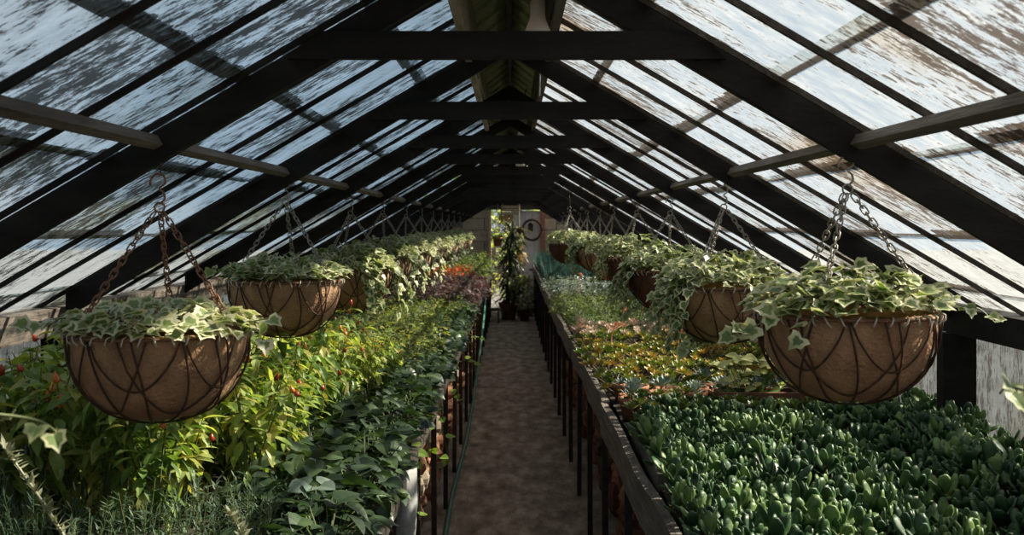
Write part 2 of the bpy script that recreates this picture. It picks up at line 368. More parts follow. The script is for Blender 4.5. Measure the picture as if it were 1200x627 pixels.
# roof slopes: bars and lapped panes
BARS = []; y = T1 - 0.976 * 0 ; b = 0.976 * T1
PW = TS / 4
k = -10
while True:
    yy = 2.557 + PW * k
    k += 1
    if yy < Y0: continue
    if yy > YE - 0.05: break
    BARS.append(yy)
LAPS = [0.135, 0.29, 0.576, 0.87, 1.18, 1.49, 1.66]
for side, gm in ((-1, 'roof_glass_west'), (1, 'roof_glass_east')):
    root = tag(empty('ceiling', (side * 0.8, 0, 1.9)), kind='structure')
    off = V(root.location)
    me_v = []; me_f = []; uv1 = []; uv2 = []; uv3 = []
    ys = [Y0] + BARS + [YE]
    cosr = 1 / math.sqrt(1 + SL * SL)
    for a in range(len(ys) - 1):
        ya, yb = ys[a], ys[a + 1]
        if yb - ya < 0.03: continue
        for l in range(len(LAPS) - 1):
            xa, xb = LAPS[l] - 0.012 + U(-.006, .006), LAPS[l + 1] + 0.022 + U(-.008, .008)
            rr = (U(0, 1), U(0, 1))
            nx, nz = SL * cosr, cosr
            def pt(x, y, h): return (side * (x + nx * h) - off.x, y, roof(x) + nz * h - off.z)
            lo, hi = 0.002, 0.011
            o = len(me_v)
            # lower end rides over the pane below, upper end tucks under the next one up
            quad = [(xa, ya, lo), (xa, yb, lo), (xb, yb, hi), (xb, ya, hi)]
            for th in (0.0, 0.003):
                for q in quad: me_v.append(pt(q[0], q[1], q[2] + th))
            faces = [(0, 1, 2, 3), (4, 7, 6, 5), (0, 4, 5, 1), (1, 5, 6, 2), (2, 6, 7, 3), (3, 7, 4, 0)]
            uq = [(0, 0), (1, 0), (1, 1), (0, 1)] * 2
            # bottom sheet only carries the look; upper sheet is left out so light crosses one layer
            for f in (faces[0],):
                me_f.append(tuple(o + i for i in f))
                for i in f:
                    q = quad[i % 4]; uv1.append((q[1] + 7 * l, q[0] / cosr + 3 * (side > 0))); uv2.append(uq[i]); uv3.append(rr)
    me = bpy.data.meshes.new('roof_glass'); me.from_pydata(me_v, [], me_f); me.materials.append(MATS[gm])
    for nm, dat in (('UVMap', uv1), ('pane', uv2), ('rand', uv3)):
        lay = me.uv_layers.new(name=nm)
        for i, q in enumerate(dat): lay.data[i].uv = q
    obj('roof_glass', me, root)
    for yy in BARS:
        w = 0.0062
        b_ = MB()
        xs = [0.13, 0.6, 1.1, 1.64]
        vs = []; 
        for i, x in enumerate(xs):
            j = U(-.0025, .0025)
            for dy, dz in ((-w, -FT), (w, -FT), (w, 0.004), (-w, 0.004)):
                vs.append((side * x - off.x, yy + dy + j, roof(x) + dz - off.z))
        fs = [(0, 1, 2, 3), (12, 15, 14, 13)]
        for i in range(3):
            for q in range(4): fs.append((4 * i + q, 4 * i + (q + 1) % 4, 4 * i + 4 + (q + 1) % 4, 4 * i + 4 + q))
        b_.add(vs, fs, 'dark_timber' if side > 0 else 'black_timber'); obj('glazing_bar', b_, root)
    root.location.x -= .012
    # purlin half way up the slope, eave plate
    for pn, (px, ph, pw) in (('purlin', (0.765, 0.024, 0.024)), ('eave_plate', (1.575, 0.09, 0.11))):
        b_ = MB()
        if pn == 'purlin':
            zc = roof(px) - FT - ph / 2 - 0.006
            tr = [(side * px, Y0 + (YE - Y0) * i / 40, zc) for i in range(41)]
            vs = []
            for (x, yv, z) in tr:
                for du, dv in ((-1, -1), (1, -1), (1, 1), (-1, 1)):
                    ax = du * pw / 2; az = dv * ph / 2
                    X = x + side * (ax * cosr + az * SL * cosr); Z = z - ax * SL * cosr + az * cosr
                    vs.append((X, yv, Z + U(-.001, .001)))
            fs = [(0, 1, 2, 3), (160, 163, 162, 161)]
            for i in range(40):
                for q in range(4): fs.append((4 * i + q, 4 * i + (q + 1) % 4, 4 * i + 4 + (q + 1) % 4, 4 * i + 4 + q))
            b_.add(vs, fs, 'weathered_timber')
        else: b_.beam([(side * px, Y0 + (YE - Y0) * i / 20, 1.325) for i in range(21)], pw, ph, 'black_timber' if side > 0 else 'weathered_timber')  # west plate gets a paler timber: sunlit tone put into its colour
        o = obj(pn, b_)
        o.location.x = -.012
        if pn == 'purlin': tag(o, ('long weathered brown purlin running under the glazing bars above the pepper bench' if side < 0 else 'long dark purlin running under the glazing bars above the succulent bench'), 'beam')
        else: o.name = 'trim_%d' % (1 if side < 0 else 2); tag(o, kind='structure')

# side walls: low brickwork with glass above
for side in (-1, 1):
    root = tag(empty('wall_west' if side < 0 else 'wall_east', (side * 1.63, 0, 0)), kind='structure')
    b_ = MB(); b_.box((-0.05, Y0, -0.05), (0.07, YE, 0.86), 'brick'); obj('brickwork', b_, root)
    b_ = MB(); b_.box((-0.07, Y0, 0.86), (0.08, YE, 0.885), 'dark_timber'); obj('sill', b_, root)
    me_v = []; me_f = []; u1 = []; u2 = []; u3 = []
    yy = TY[0] - TS * 1.3
    for i in range(17):
        a, b = yy + i * TS, yy + (i + 1) * TS
        a = max(a, Y0); b = min(b, YE)
        if b - a < .1: continue
        o = len(me_v); me_v += [(0, a, .885), (0, b, .885), (0, b, 1.30), (0, a, 1.30)]; me_f.append((o, o + 1, o + 2, o + 3))
        rr = (U(0, 1), 0)
        u1 += [(a, 5), (b, 5), (b, 5.4), (a, 5.4)]; u2 += [(0, 0), (1, 0), (1, .5), (0, .5)]; u3 += [rr] * 4
    me = bpy.data.meshes.new('wall_glass'); me.from_pydata(me_v, [], me_f); me.materials.append(MATS['wall_glass'])
    for nm, dat in (('UVMap', u1), ('pane', u2), ('rand', u3)):
        lay = me.uv_layers.new(name=nm)
        for i, q in enumerate(dat): lay.data[i].uv = q
    obj('wall_glass', me, root)

# trusses
ORD = ['standing nearest the viewer, only its lower rafters near the frame edge', 'nearest in full view, its thick collar tie topmost in the picture', 'second in view, directly behind the big front one',
       'third in view, counting from the front', 'fourth in view, counting from the front', 'fifth in view, counting from the front', 'sixth in view, counting from the front', 'seventh in view, counting from the front',
       'eighth in view, counting from the front', 'ninth in view, far down the house', 'tenth in view, far down the house', 'fourth from the far doorway', 'third from the far doorway', 'second from the far doorway', 'last before the far doorway']
for i, y in enumerate(TY):
    r = empty('roof_truss', (-.012, y, 0))
    tag(r, 'black timber roof truss, ' + ORD[i], 'roof truss', 'black timber trusses along the greenhouse')
    for s in (-1, 1):
        b_ = MB(); xs = [0.0, 0.55, 1.1, 1.52]
        poly = [(s * x, roof(x) - 0.001 + (U(-.002, .002) if 0 < x < 1.5 else 0)) for x in xs] + [(s * x, roof(x) - 0.069 - .010 * x) for x in xs[::-1]]
        b_.prism(poly, -0.015, 0.015, 'black_timber'); obj('rafter', b_, r)
        b_ = MB(); b_.box((s * 1.485, -0.03, 0.0), (s * 1.60, 0.03, 1.28), 'black_timber'); obj('wall_post', b_, r)
    b_ = MB(); zz = 2.012 + U(-.003, .003)
    b_.prism([(-0.415, zz + .060), (-0.475, zz), (0.475, zz), (0.415, zz + .060)], -0.040, -0.0155, 'black_timber'); obj('collar_tie', b_, r)
# ridge ventilator
r = tag(empty('trim_3', (-.012, 0, 2.3)), kind='structure')
for s in (-1, 1):
    b_ = MB(); b_.box((s * .125, Y0, -0.09), (s * .148, YE, 0.13), 'vent_board' if s < 0 else 'weathered_timber'); obj('curb_board', b_, r)
b_ = MB(); yy = Y0
while yy < YE:
    for s in (-1, 1):
        m = 'vent_green' if s > 0 else 'vent_board'
        dz = .018
        b_.add([(0, yy, .26), (s * .17, yy, .13), (s * .17, yy + .30, .13 + dz), (0, yy + .30, .26 + dz), (0, yy, .287), (s * .17, yy, .157), (s * .17, yy + .30, .157 + dz), (0, yy + .30, .287 + dz)],
               [(0, 1, 2, 3), (4, 7, 6, 5), (0, 4, 5, 1), (3, 2, 6, 7), (1, 5, 6, 2)], 'vent_green')
    yy += .29
obj('vent_cover', b_, r)
b_ = MB(); yy = Y0
b_.beam([(0, Y0, .235), (0, YE, .235)], .02, .05, 'dark_timber'); obj('ridge_board', b_, r)

# ------------------------------------------------------------------ far gable wall with doorway
def blockwall(name, x0, x1, ztop, ys=YE):
    b_ = MB(); 
    poly = []
    cx = sorted((x0, x1))
    b_.prism([(cx[0], 0), (cx[1], 0), (cx[1], ztop(cx[1])), (cx[0], ztop(cx[0]))], ys + .02, ys + .2, 'mortar')
    z = 0.01; row = 0
    while z < 2.3:
        h = .21; x = cx[0] - (row % 2) * .2
        while x < cx[1]:
            a, b = max(x + .008, cx[0]), min(x + .42, cx[1]); zt = min(z + h, ztop((a + b) / 2) - .01)
            if b - a > .04 and zt - z > .03: b_.box((a, ys + U(-.004, .004), z), (b, ys + .03, zt), 'block_stone')
            x += .43
        z += h + .012; row += 1
    return b_
root = tag(empty('wall_north', (0, 0, 0)), kind='structure')
DX0, DX1, DZ = -0.40, 0.575, 1.95
for nm, a, b in (('blockwork', -1.62, DX0 - .05), ('blockwork', DX1 + .05, 1.62)):
    obj(nm, blockwall(nm, a, b, lambda x: roof(x) - .01), root)
b_ = MB(); b_.prism([(DX0 - .06, DZ + .06), (DX1 + .06, DZ + .06), (DX1 + .06, roof(DX1 + .06)), (0, roof(0)), (DX0 - .06, roof(DX0 - .06))], YE, YE + .15, 'dark_timber'); obj('gable_board', b_, root)
r = tag(empty('door_1', (0, YE, 0)), kind='structure')
for nm, lo, hi, m in (('door_jamb', (DX0 - .055, -.04, 0), (DX0, .12, DZ), 'pale_wood'), ('door_jamb', (DX1 - .03, -.05, 0), (DX1 + .055, .12, DZ), 'door_frame'), ('door_head', (DX0 - .055, -.05, DZ), (DX1 + .055, .12, DZ + .06), 'dark_timber'), ('threshold', (DX0, -.02, 0), (DX1, .15, .03), 'weathered_timber')):
    b_ = MB(); b_.box(lo, hi, m); obj(nm, b_, r)
# the door leaf, standing partly open to the right of the opening
lf = MB(); lf.box((0, 0, 0.03), (.60, .035, DZ - .02), 'door_paint')
for k in range(5): lf.box((.01 + .118 * k, -.008, .05), (.115 + .118 * k, 0, DZ - .05), 'door_paint')
lf.box((0.0, -.02, .35), (.6, -.008, .45), 'door_paint'); lf.box((0.0, -.02, 1.5), (.6, -.008, 1.6), 'door_paint')
l_ = obj('door_leaf', lf, r); l_.location = (DX1 - .04 - .55, .10, 0); l_.rotation_euler = (0, 0, R(-6))

# ------------------------------------------------------------------ benches
def bench(side, rail_x, rail_z, soil_z, post_ys, post_x, name, label):
    root = tag(empty('plant_bench', (side * 1.0, 0, 0)), label, 'bench')
    ox = side * 1.0
    lo, hi = sorted((rail_x * side * side, side * 1.56))
    x0, x1 = (lo, hi) if side > 0 else (side * 1.56, rail_x)
    b_ = MB(); b_.box((x0 - ox, Y0, soil_z - .09), (x1 - ox, YE - .05, soil_z - .05), 'dark_timber'); obj('bench_top', b_, root)
    nx, ny = 8, 120; vs = []; fs = []
    for j in range(ny + 1):
        for i in range(nx + 1):
            x = x0 + .02 + (x1 - x0 - .04) * i / nx; yv = Y0 + (YE - .1 - Y0) * j / ny
            vs.append((x - ox, yv, soil_z + .02 * noise.noise((x * 9, yv * 5, 3))))
    for j in range(ny):
        for i in range(nx):
            a = j * (nx + 1) + i; fs.append((a, a + 1, a + nx + 2, a + nx + 1))
    b_ = MB(); b_.add(vs, fs, 'soil'); obj('soil', b_, root, True)
    for py in post_ys:
        b_ = MB(); w = .0135; q = U(-.006, .006)
        b_.add([(post_x - ox + dx * w + (q if z > .1 else 0), py + dy * w * .5, z) for z in (0.0, rail_z - .02) for dx, dy in ((-1, -1), (1, -1), (1, 1), (-1, 1))],
               [(0, 3, 2, 1), (4, 5, 6, 7)] + [(k, (k + 1) % 4, (k + 1) % 4 + 4, k + 4) for k in range(4)], 'iron_post')
        obj('leg', b_, root)
    return root
rb = bench(1, .425, .88, .86, [4.2 + 1.03 * k for k in range(-3, 18)], .41, 'r', 'long raised planting bench with a wooden edge board beside the path, full of succulents')
lb = bench(-1, -.375, .80, .82, [3.85 + 1.03 * k for k in range(-3, 18)], -.385, 'l', 'long raised planting bench of peppers and leafy plants, green hose lying along its foot')
# edge boards, butted lengths with slightly different lean
segs = [(-.8, 1.9), (1.9, 5.15), (5.15, 8.1), (8.1, 11.3), (11.3, 14.6), (14.6, 18.6), (18.6, 22.9)]
for a, b in segs:
    b_ = MB(); j1, j2 = U(-.012, .012), U(-.012, .012)
    n = 9
    b_.beam([(.405 - 1 + j1 + (j2 - j1) * i / n + .004 * sin(i * 1.7 + a), a + .004 + (b - a - .008) * i / n, .815 + .006 * sin(i + a * 3) + (j1 + j2) * .5) for i in range(n + 1)], .028, .135, 'rail_timber', .0025)
    obj('edge_board', b_, rb)
b_ = MB(); b_.beam([(.45 - 1 + .004 * i, 3.55 + .19 * i, .885 - .004 * i) for i in range(6)], .035, .05, 'rail_timber', .002); obj('edge_batten', b_, rb)
for a, b in [(-.8, 3.2), (3.2, 6.4), (6.4, 9.6), (9.6, 13.9), (13.9, 18), (18, 22.9)]:
    b_ = MB(); j1 = U(-.01, .01)
    b_.beam([(-.372 + 1 + j1 + .004 * sin(i * 2 + a), a + (b - a) * i / 8, .785 + .006 * sin(i + a * 3)) for i in range(9)], .03, .05, 'dark_timber', .002); obj('edge_board', b_, lb)

# rubble stacked beneath the benches
def rubble(side, x, ya, yb, label, mats):
    b_ = MB(); z = 0
    row = 0
    while z < .70:
        h = U(.07, .12); y = ya + U(0, .1)
        while y < yb:
            w = U(.12, .28); d = U(.10, .16); jx = U(-.035, .035)
            c = V((side * (x + .06 + jx), y + w / 2, z + h / 2)); vs = []
            for dz in (-1, -.35, .35, 1):
                for k in range(8):
                    a = 2 * pi * k / 8 + .2; q = 1 if abs(dz) < .9 else .78
                    px = cos(a); py = sin(a); sq = max(abs(px), abs(py)); px, py = px / sq * .93, py / sq * .93
                    vs.append((c.x + px * q * d / 2 * U(.85, 1.1), c.y + py * q * w / 2 * U(.9, 1.05), min(c.z + dz * h / 2 * U(.9, 1.0), .73)))
            fs = [tuple(range(8))[::-1], tuple(range(24, 32))] + [(r_ * 8 + k, r_ * 8 + (k + 1) % 8, r_ * 8 + 8 + (k + 1) % 8, r_ * 8 + 8 + k) for r_ in range(3) for k in range(8)]
            b_.add(vs, fs, rnd.choice(mats)); y += w + U(0, .012)
        z += h; row += 1
    return tag(obj('rubble_wall', b_), label, 'wall', kind='structure')
rubble(-1, .47, 4.95, 15, 'wall of rough orange brown stones beneath the pepper bench', ['rubble', 'rubble', 'terracotta', 'block_stone', 'rubble'])
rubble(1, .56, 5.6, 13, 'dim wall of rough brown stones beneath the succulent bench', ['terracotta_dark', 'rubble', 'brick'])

# ------------------------------------------------------------------ pots, boards, sack, hose
def pot_mesh(r, h, m='terracotta', soil=True, n=20):
    b_ = MB()
    b_.lathe([(0.001, 0), (r * .68, 0), (r * .90, h * .78), (r * 1.0, h * .78), (r * 1.03, h), (r * .9, h), (r * .86, h * .86), (.001, h * .86)], m, n)
    return b_
def pot(loc, r, h, label, m='terracotta', rot=(0, 0, 0), group=None):
    o = obj('terracotta_pot', pot_mesh(r, h, m), None, True); o.location = loc; o.rotation_euler = rot
    return tag(o, label, 'pot', group)
pot((-.47, 4.62, .33), .075, .13, 'orange terracotta pot lying on its side by the white sack', rot=(R(90), 0, R(60)))
pot((-.47, 4.62, .0), .11, .25, 'upright terracotta pot carrying a tipped pot below the bench', 'terracotta_dark')
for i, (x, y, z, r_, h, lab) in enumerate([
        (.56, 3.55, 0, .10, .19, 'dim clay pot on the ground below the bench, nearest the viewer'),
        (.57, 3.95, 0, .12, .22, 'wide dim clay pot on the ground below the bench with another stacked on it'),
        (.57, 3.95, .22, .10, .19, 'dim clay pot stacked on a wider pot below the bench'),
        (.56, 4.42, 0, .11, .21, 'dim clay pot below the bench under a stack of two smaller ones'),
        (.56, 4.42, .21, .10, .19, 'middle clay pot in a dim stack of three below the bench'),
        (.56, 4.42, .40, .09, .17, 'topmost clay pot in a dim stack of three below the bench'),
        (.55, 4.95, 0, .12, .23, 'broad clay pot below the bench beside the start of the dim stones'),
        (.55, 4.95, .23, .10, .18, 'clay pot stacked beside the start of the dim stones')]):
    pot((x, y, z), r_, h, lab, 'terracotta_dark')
for i, (x, y, rz, tl, lab, w, h) in enumerate([(-.43, 4.12, 80, -16, 'grey brown board leaning below the pepper bench behind the front posts', .22, .66),
                                               (-.46, 3.72, 96, -10, 'wide weathered board leaning below the bench near the white sack', .30, .62),
                                               (-.41, 4.45, 70, -20, 'narrow split board leaning below the bench by the tipped pot', .10, .55)]):
    b_ = MB(); b_.box((-w / 2, -.01, 0), (w / 2, .01, h), 'rail_timber', .004); o = obj('leaning_board', b_); o.location = (x, y, .0); o.rotation_euler = (R(tl), 0, R(rz)); tag(o, lab, 'board')
b_ = MB(); vs = []
for i in range(13):
    q = i / 12; cx = .02 * sin(q * 7); wd = .075 * (.55 + .5 * sin(q * 3.0)); dp = .045 * (.5 + .5 * sin(q * 3.1))
    for k in range(14):
        a = 2 * pi * k / 14; w_ = 1 + .16 * sin(a * 4 + q * 9) + .08 * sin(a * 7 - q * 16)
        vs.append((dp * cos(a) * w_, cx + wd * sin(a) * w_, .52 * q))
b_.add(vs, [(i * 14 + k, i * 14 + (k + 1) % 14, (i + 1) * 14 + (k + 1) % 14, (i + 1) * 14 + k) for i in range(12) for k in range(14)] + [tuple(range(14))[::-1], tuple(range(168, 182))], 'sack')
o = obj('plastic_sack', b_, None, True); o.location = (-.40, 4.05, .33); o.rotation_euler = (R(4), R(6), 0); tag(o, 'crumpled white plastic sack hanging below the bench edge behind the front posts', 'sack')
hp = [(-.30, 5.2, .012), (-.335, 5.9, .012), (-.352, 6.36, .012), (-.362, 7.1, .012), (-.358, 7.9, .012), (-.350, 8.7, .012), (-.352, 9.7, .012), (-.358, 10.7, .02), (-.36, 12, .1), (-.357, 13.4, .25), (-.355, 14.6, .42), (-.355, 15.6, .6), (-.36, 16.2, .78), (-.38, 16.6, .84)]
def catmull(P, n=6):
    P = [V(p) for p in P]; o = []
    for i in range(len(P) - 1):
        a, b, c, d = P[max(i - 1, 0)], P[i], P[i + 1], P[min(i + 2, len(P) - 1)]
        for k in range(n):
            t_ = k / n; o.append(.5 * ((2 * b) + (c - a) * t_ + (2 * a - 5 * b + 4 * c - d) * t_ * t_ + (3 * b - a - 3 * c + d) * t_ ** 3))
    return o + [P[-1]]
b_ = MB(); b_.tube(catmull(hp), .0135, 'hose_green', 8); tag(obj('garden_hose', b_, None, True), 'green garden hose snaking along the foot of the pepper bench and up its far posts', 'hose')

# ------------------------------------------------------------------ plants
def spread_dirs(n, lo, hi):
    return [(2.39996 * i + U(-.3, .3), lo + (hi - lo) * ((i + .5) / n)) for i in range(n)]
def hvec(az, el): return V((cos(az) * cos(el), sin(az) * cos(el), sin(el)))

def pepper_proto(k):
    root = empty('pepper_plant'); st = MB(); fo = MB(); frs = []
    H = U(.40, .50)
    tips = []
    for b in range(6):
        az = b * 1.05 + U(-.3, .3); tip = V((cos(az) * U(.05, .13), sin(az) * U(.05, .13), H * U(.75, 1)))
        mid = V((tip.x * .35, tip.y * .35, tip.z * .5)); st.tube([(0, 0, 0), mid, tip], [.0045, .0035, .0015], 'green_stem', 4); tips.append((mid, tip))
    for (mid, tip) in tips:
        for j in range(25):
            q = U(.0, 1); p = mid.lerp(tip, q) + V((U(-.02, .02), U(-.02, .02), 0)); az = U(0, 2 * pi)
            d = hvec(az, U(-.75, .35)); L = U(.045, .085)
            m = 'pepper_leaf' if U(0, 1) > .14 else 'pepper_yellow'
            fo.leaf(p + d * .014, d, (U(-.3, .3), U(-.3, .3), 1), L, L * U(.36, .46), m, 'lance', .3, U(.2, .8))
        for j in range(4):
            p = V((0, 0, 0)).lerp(mid, U(.35, 1)); d = hvec(U(0, 6.28), U(-.9, 0)); L = U(.05, .08)
            fo.leaf(p + d * .02, d, (0, 0, 1), L, L * .42, 'pepper_leaf' if U(0, 1) > .3 else 'pepper_yellow', 'lance', .3, U(.3, .8))
    a = obj('stem', st, root); b = obj('foliage', fo, root); parts = [a, b]
    for i in range(4):
        tip = tips[(i * 2 + k) % 6][1]; f = MB(); L = U(.018, .032); m = 'fruit_red' if U(0, 1) > .28 else 'fruit_orange'
        p = tip + V((U(-.04, .04), U(-.04, .04), U(-.07, .01))); d = hvec(U(0, 6.28), U(.9, 1.5))
        f.tube([p, p + d * L * .15, p + d * L * .5, p + d * L], [.003, .0085, .0075, .001], m, 7); f.tube([p - d * .02, p], .0013, 'green_stem', 4)
        parts.append(obj('pepper', f, root, True))
    return proto(root, parts)
peppers = Field([pepper_proto(k) for k in range(6)])
i = 0
y = 3.12
while y < 6.6:
    x = -1.42 + U(0, .05)
    xr = -.78 + .07 * max(0, y - 3.2) if y < 5 else -.62
    while x < xr:
        hs = (1.17 if x < -1.0 else 1.0) if y < 4.6 else 1.0 - .18 * (y - 4.6)
        if y > 6 and x > -.9: hs *= .8
        zone = ('in the front row of the bed', 'pepper plants in the front row of the bed') if y < 3.3 else ('deep in the crowded bed', 'pepper plants crowded behind the front row')
        o = peppers.put(i, (x, y + U(-.05, .05), .82), U(0, 6.28), hs * U(.88, 1.06), .10); i += 1
        tag(o, 'bushy yellow green plant with small red peppers ' + zone[0], 'pepper plant', zone[1])
        x += U(.135, .175)
    y += .165

def rosemary_proto():
    b_ = MB()
    for j in range(9):
        az = U(0, 6.28); H = U(.12, .22); tip = V((cos(az) * .05, sin(az) * .05, H)); b_.tube([(cos(az) * .01, sin(az) * .01, 0), tip], [.0022, .001], 'green_stem', 4)
        for q in range(22):
            p = V((0, 0, 0)).lerp(tip, (q + 1) / 22); d = hvec(U(0, 6.28), U(.1, 1.0)); b_.leaf(p, d, (0, 0, 1), U(.022, .034), .004, 'rosemary_leaf', 'needle', .1, .1)
    return obj('rosemary_plant', b_)
ros = Field([rosemary_proto() for k in range(4)]); i = 0
for y in (2.72, 2.83, 2.94, 3.05):
    x = -1.45
    while x < -.52:
        o = ros.put(i, (x, y + U(-.03, .03), .815), U(0, 6.28), U(.8, 1.15), .1); i += 1
        tag(o, 'low needle leaved blue green herb in front of the pepper plants', 'herb', 'needle leaved herbs along the near end of the bench'); x += U(.10, .13)
# two tall pale sprigs rising close to the camera
def sprig(loc, tip, label):
    b_ = MB(); P = catmull([V((0, 0, 0)), V(tip) * .5 + V((.02, 0, .02)), V(tip)], 8); b_.tube(P, [.0032] * (len(P) - 1) + [.0015], 'sprig_leaf', 5)
    for q in range(170):
        k = U(.15, 1) * (len(P) - 1); a = int(k); p = P[a].lerp(P[min(a + 1, len(P) - 1)], k - a); b_.leaf(p, hvec(U(0, 6.28), U(.2, 1.1)), (0, 0, 1), U(.018, .034), .0075, 'sprig_leaf', 'needle', .1, .1)
    o = obj('herb_sprig', b_); o.location = loc; tag(o, label, 'herb')
sprig((-.70, 2.15, .82), (-.235, .05, .42), 'long pale leaning herb sprig rising blurred in the lower left corner')
sprig((-.42, 2.15, .82), (-.10, .05, .30), 'blurred pale herb sprig rising below the first left basket')

def broad_proto(n, size, mat='dark_leaf', shape='heart', name='leafy_plant', mat2=None, hgt=.16, spread=.12, droop=.5, stemm='green_stem'):
    b_ = MB(); root = empty(name); st = MB()
    for az, q in spread_dirs(n, 0, 1):
        r_ = spread * math.sqrt(U(.05, 1)); h = hgt * U(.45, 1) * (1 - .35 * (r_ / spread) ** 2)
        p = V((cos(az) * r_, sin(az) * r_, h)); st.tube([(0, 0, 0), p * .6 + V((0, 0, .01)), p], .0014, stemm, 3)
        d = hvec(az + U(-.9, .9), U(-droop, .35)); L = size * U(.65, 1.15)
        b_.leaf(p, d, (U(-.4, .4), U(-.4, .4), 1), L, L * U(.75, .95) if shape == 'heart' else L * .5, mat if (mat2 is None or U(0, 1) > .25) else mat2, shape, .22, U(.1, .6))
    return proto(root, [obj('stem', st, root), obj('foliage', b_, root)])
dark = Field([broad_proto(34, .062) for k in range(5)]); i = 0
y = 2.75
while y < 10.6:
    for x in (-.465, -.58, -.69) if y < 6.2 else (-.45,):
        if x < -.6 and y > 4.9: continue
        if y < 3.1 and x < -.6: continue
        o = dark.put(i, (x + U(-.03, .03), y + U(-.04, .04), .80), U(0, 6.28), U(.85, 1.2), .15); i += 1
        tag(o, 'dark green heart leaved plant at the path edge of the pepper bench', 'leafy plant', 'dark leaved plants along the path edge')
    y += .15
# one large felted silver leaf plant in front
b_ = MB()
for az, L in ((-2.2, .075), (-.7, .06), (1.0, .055), (2.6, .062), (4.6, .05)):
    d = hvec(az, .1); b_.leaf(V((0, 0, .1)) + d * .02, d, (.15, -.5, 1), L, L * .95, 'silver_leaf', 'heart', .15, .25)
b_.tube([(0, 0, 0), (0, 0, .1)], .004, 'green_stem', 5)
o = obj('silver_leaf_plant', b_); o.location = (-.515, 3.12, .87); tag(o, 'plant with broad felted silver leaves among the dark leaves near the front', 'leafy plant')

# trailing runners over the edge
def runner(name, pts, nleaf, size, ma, mb_, label, cat, parent=None):
    b_ = MB(); P = catmull(pts, 7); b_.tube(P, .0018, 'green_stem', 4)
    for q in range(nleaf):
        k = (q + U(.2, .8)) / nleaf * (len(P) - 1.01); a = int(k); p = P[a].lerp(P[a + 1], k - a); d = hvec(U(0, 6.28), U(-.6, .4))
        if mb_: b_.ivy(p + d * .012, d, (U(-.6, .6), -.6, .8), size * U(.7, 1.15), ma, mb_)
        else: b_.leaf(p + d * .01, d, (U(-.5, .5), -.5, .8), size * U(.7, 1.2), size * .85, ma, 'heart', .2, .3)
    if parent is not None: return obj(name, b_, parent)
    return tag(obj(name, b_), label, cat)
leafmat('lime_leaf', (0.10, 0.19, 0.035), (0.2, 0.30, 0.06), 0.4, 0.4)
for i, (y, a, zz, lab) in enumerate([(4.6, -.345, .55, 'nearest'), (5.2, -.30, .66, 'second nearest'), (6.0, -.31, .5, 'third nearest'), (7.1, -.29, .6, 'fourth nearest'), (8.6, -.27, .66, 'fifth nearest'), (10.2, -.26, .7, 'farthest')]):
    runner('trailing_shoot', [(-.45, y, .87), (-.39, y - .05, .84), (-.36, y - .1, .72), (a, y - .14, zz)], 9, .05, 'lime_leaf', None, 'bright green trailing shoot over the bench edge, %s of six' % lab, 'plant')

herb = Field([broad_proto(90, .034, 'herb_leaf', 'lance', 'herb_plant', 'pepper_yellow', .17, .12, .3) for k in range(4)]); i = 0
y = 6.3
while y < 11.3:
    x = -1.5
    while x < -.52:
        o = herb.put(i, (x + U(-.03, .03), y + U(-.05, .05), .81), U(0, 6.28), U(.9, 1.25), .1); i += 1
        tag(o, 'low sunlit fine leaved green herb behind the pepper plants', 'herb', 'sunlit fine leaved herbs mid bench'); x += U(.17, .21)
    y += .2
pur = Field([broad_proto(70, .05, 'purple_leaf', 'oval', 'purple_plant', None, .26, .15, .5) for k in range(3)]); i = 0
y = 11.1
while y < 14.8:
    for x in (-1.3, -1.1, -.9, -.72, -.55, -.44):
        o = pur.put(i, (x + U(-.04, .04), y + U(-.06, .06), .81), U(0, 6.28), U(.9, 1.2), .1); i += 1
        tag(o, 'dark purple leaved plant on the far part of the pepper bench', 'purple plant', 'purple leaved plants on the far left bench')
    y += .26
redf = Field([broad_proto(60, .045, 'red_flower', 'oval', 'red_flower_plant', 'herb_leaf', .30, .14, .2) for k in range(2)]); i = 0
for y in (15.0, 15.3, 15.6, 15.9):
    for x in (-1.2, -1.05, -.9, -.75, -.62):
        o = redf.put(i, (x + U(-.03, .03), y, .84), U(0, 6.28), 1.1); i += 1
        tag(o, 'red flowering plant massed behind the purple leaves', 'flowering plant', 'red flowering plants on the far left bench')
bush = Field([broad_proto(110, .05, 'thyme_leaf', 'oval', 'green_shrub', 'herb_leaf', .42, .19, .4) for k in range(2)]); i = 0
for (x, y) in [(-.50, 15.4), (-.48, 16.1), (-.47, 17), (-.5, 18), (-.8, 16.6), (-1.1, 16.6), (-.8, 17.3), (-1.1, 17.4), (-.8, 18.3), (-1.2, 18.4), (-.55, 19.2), (-.9, 19.4), (-1.2, 19.6), (-.55, 20.3), (-.95, 20.6), (-1.25, 20.9), (-.6, 21.6), (-1.0, 22)]:
    o = bush.put(i, (x, y, .81), U(0, 6.28), U(.95, 1.15)); i += 1
    tag(o, 'rounded green shrub near the far end of the pepper bench', 'shrub', 'green shrubs near the doorway on the left bench')

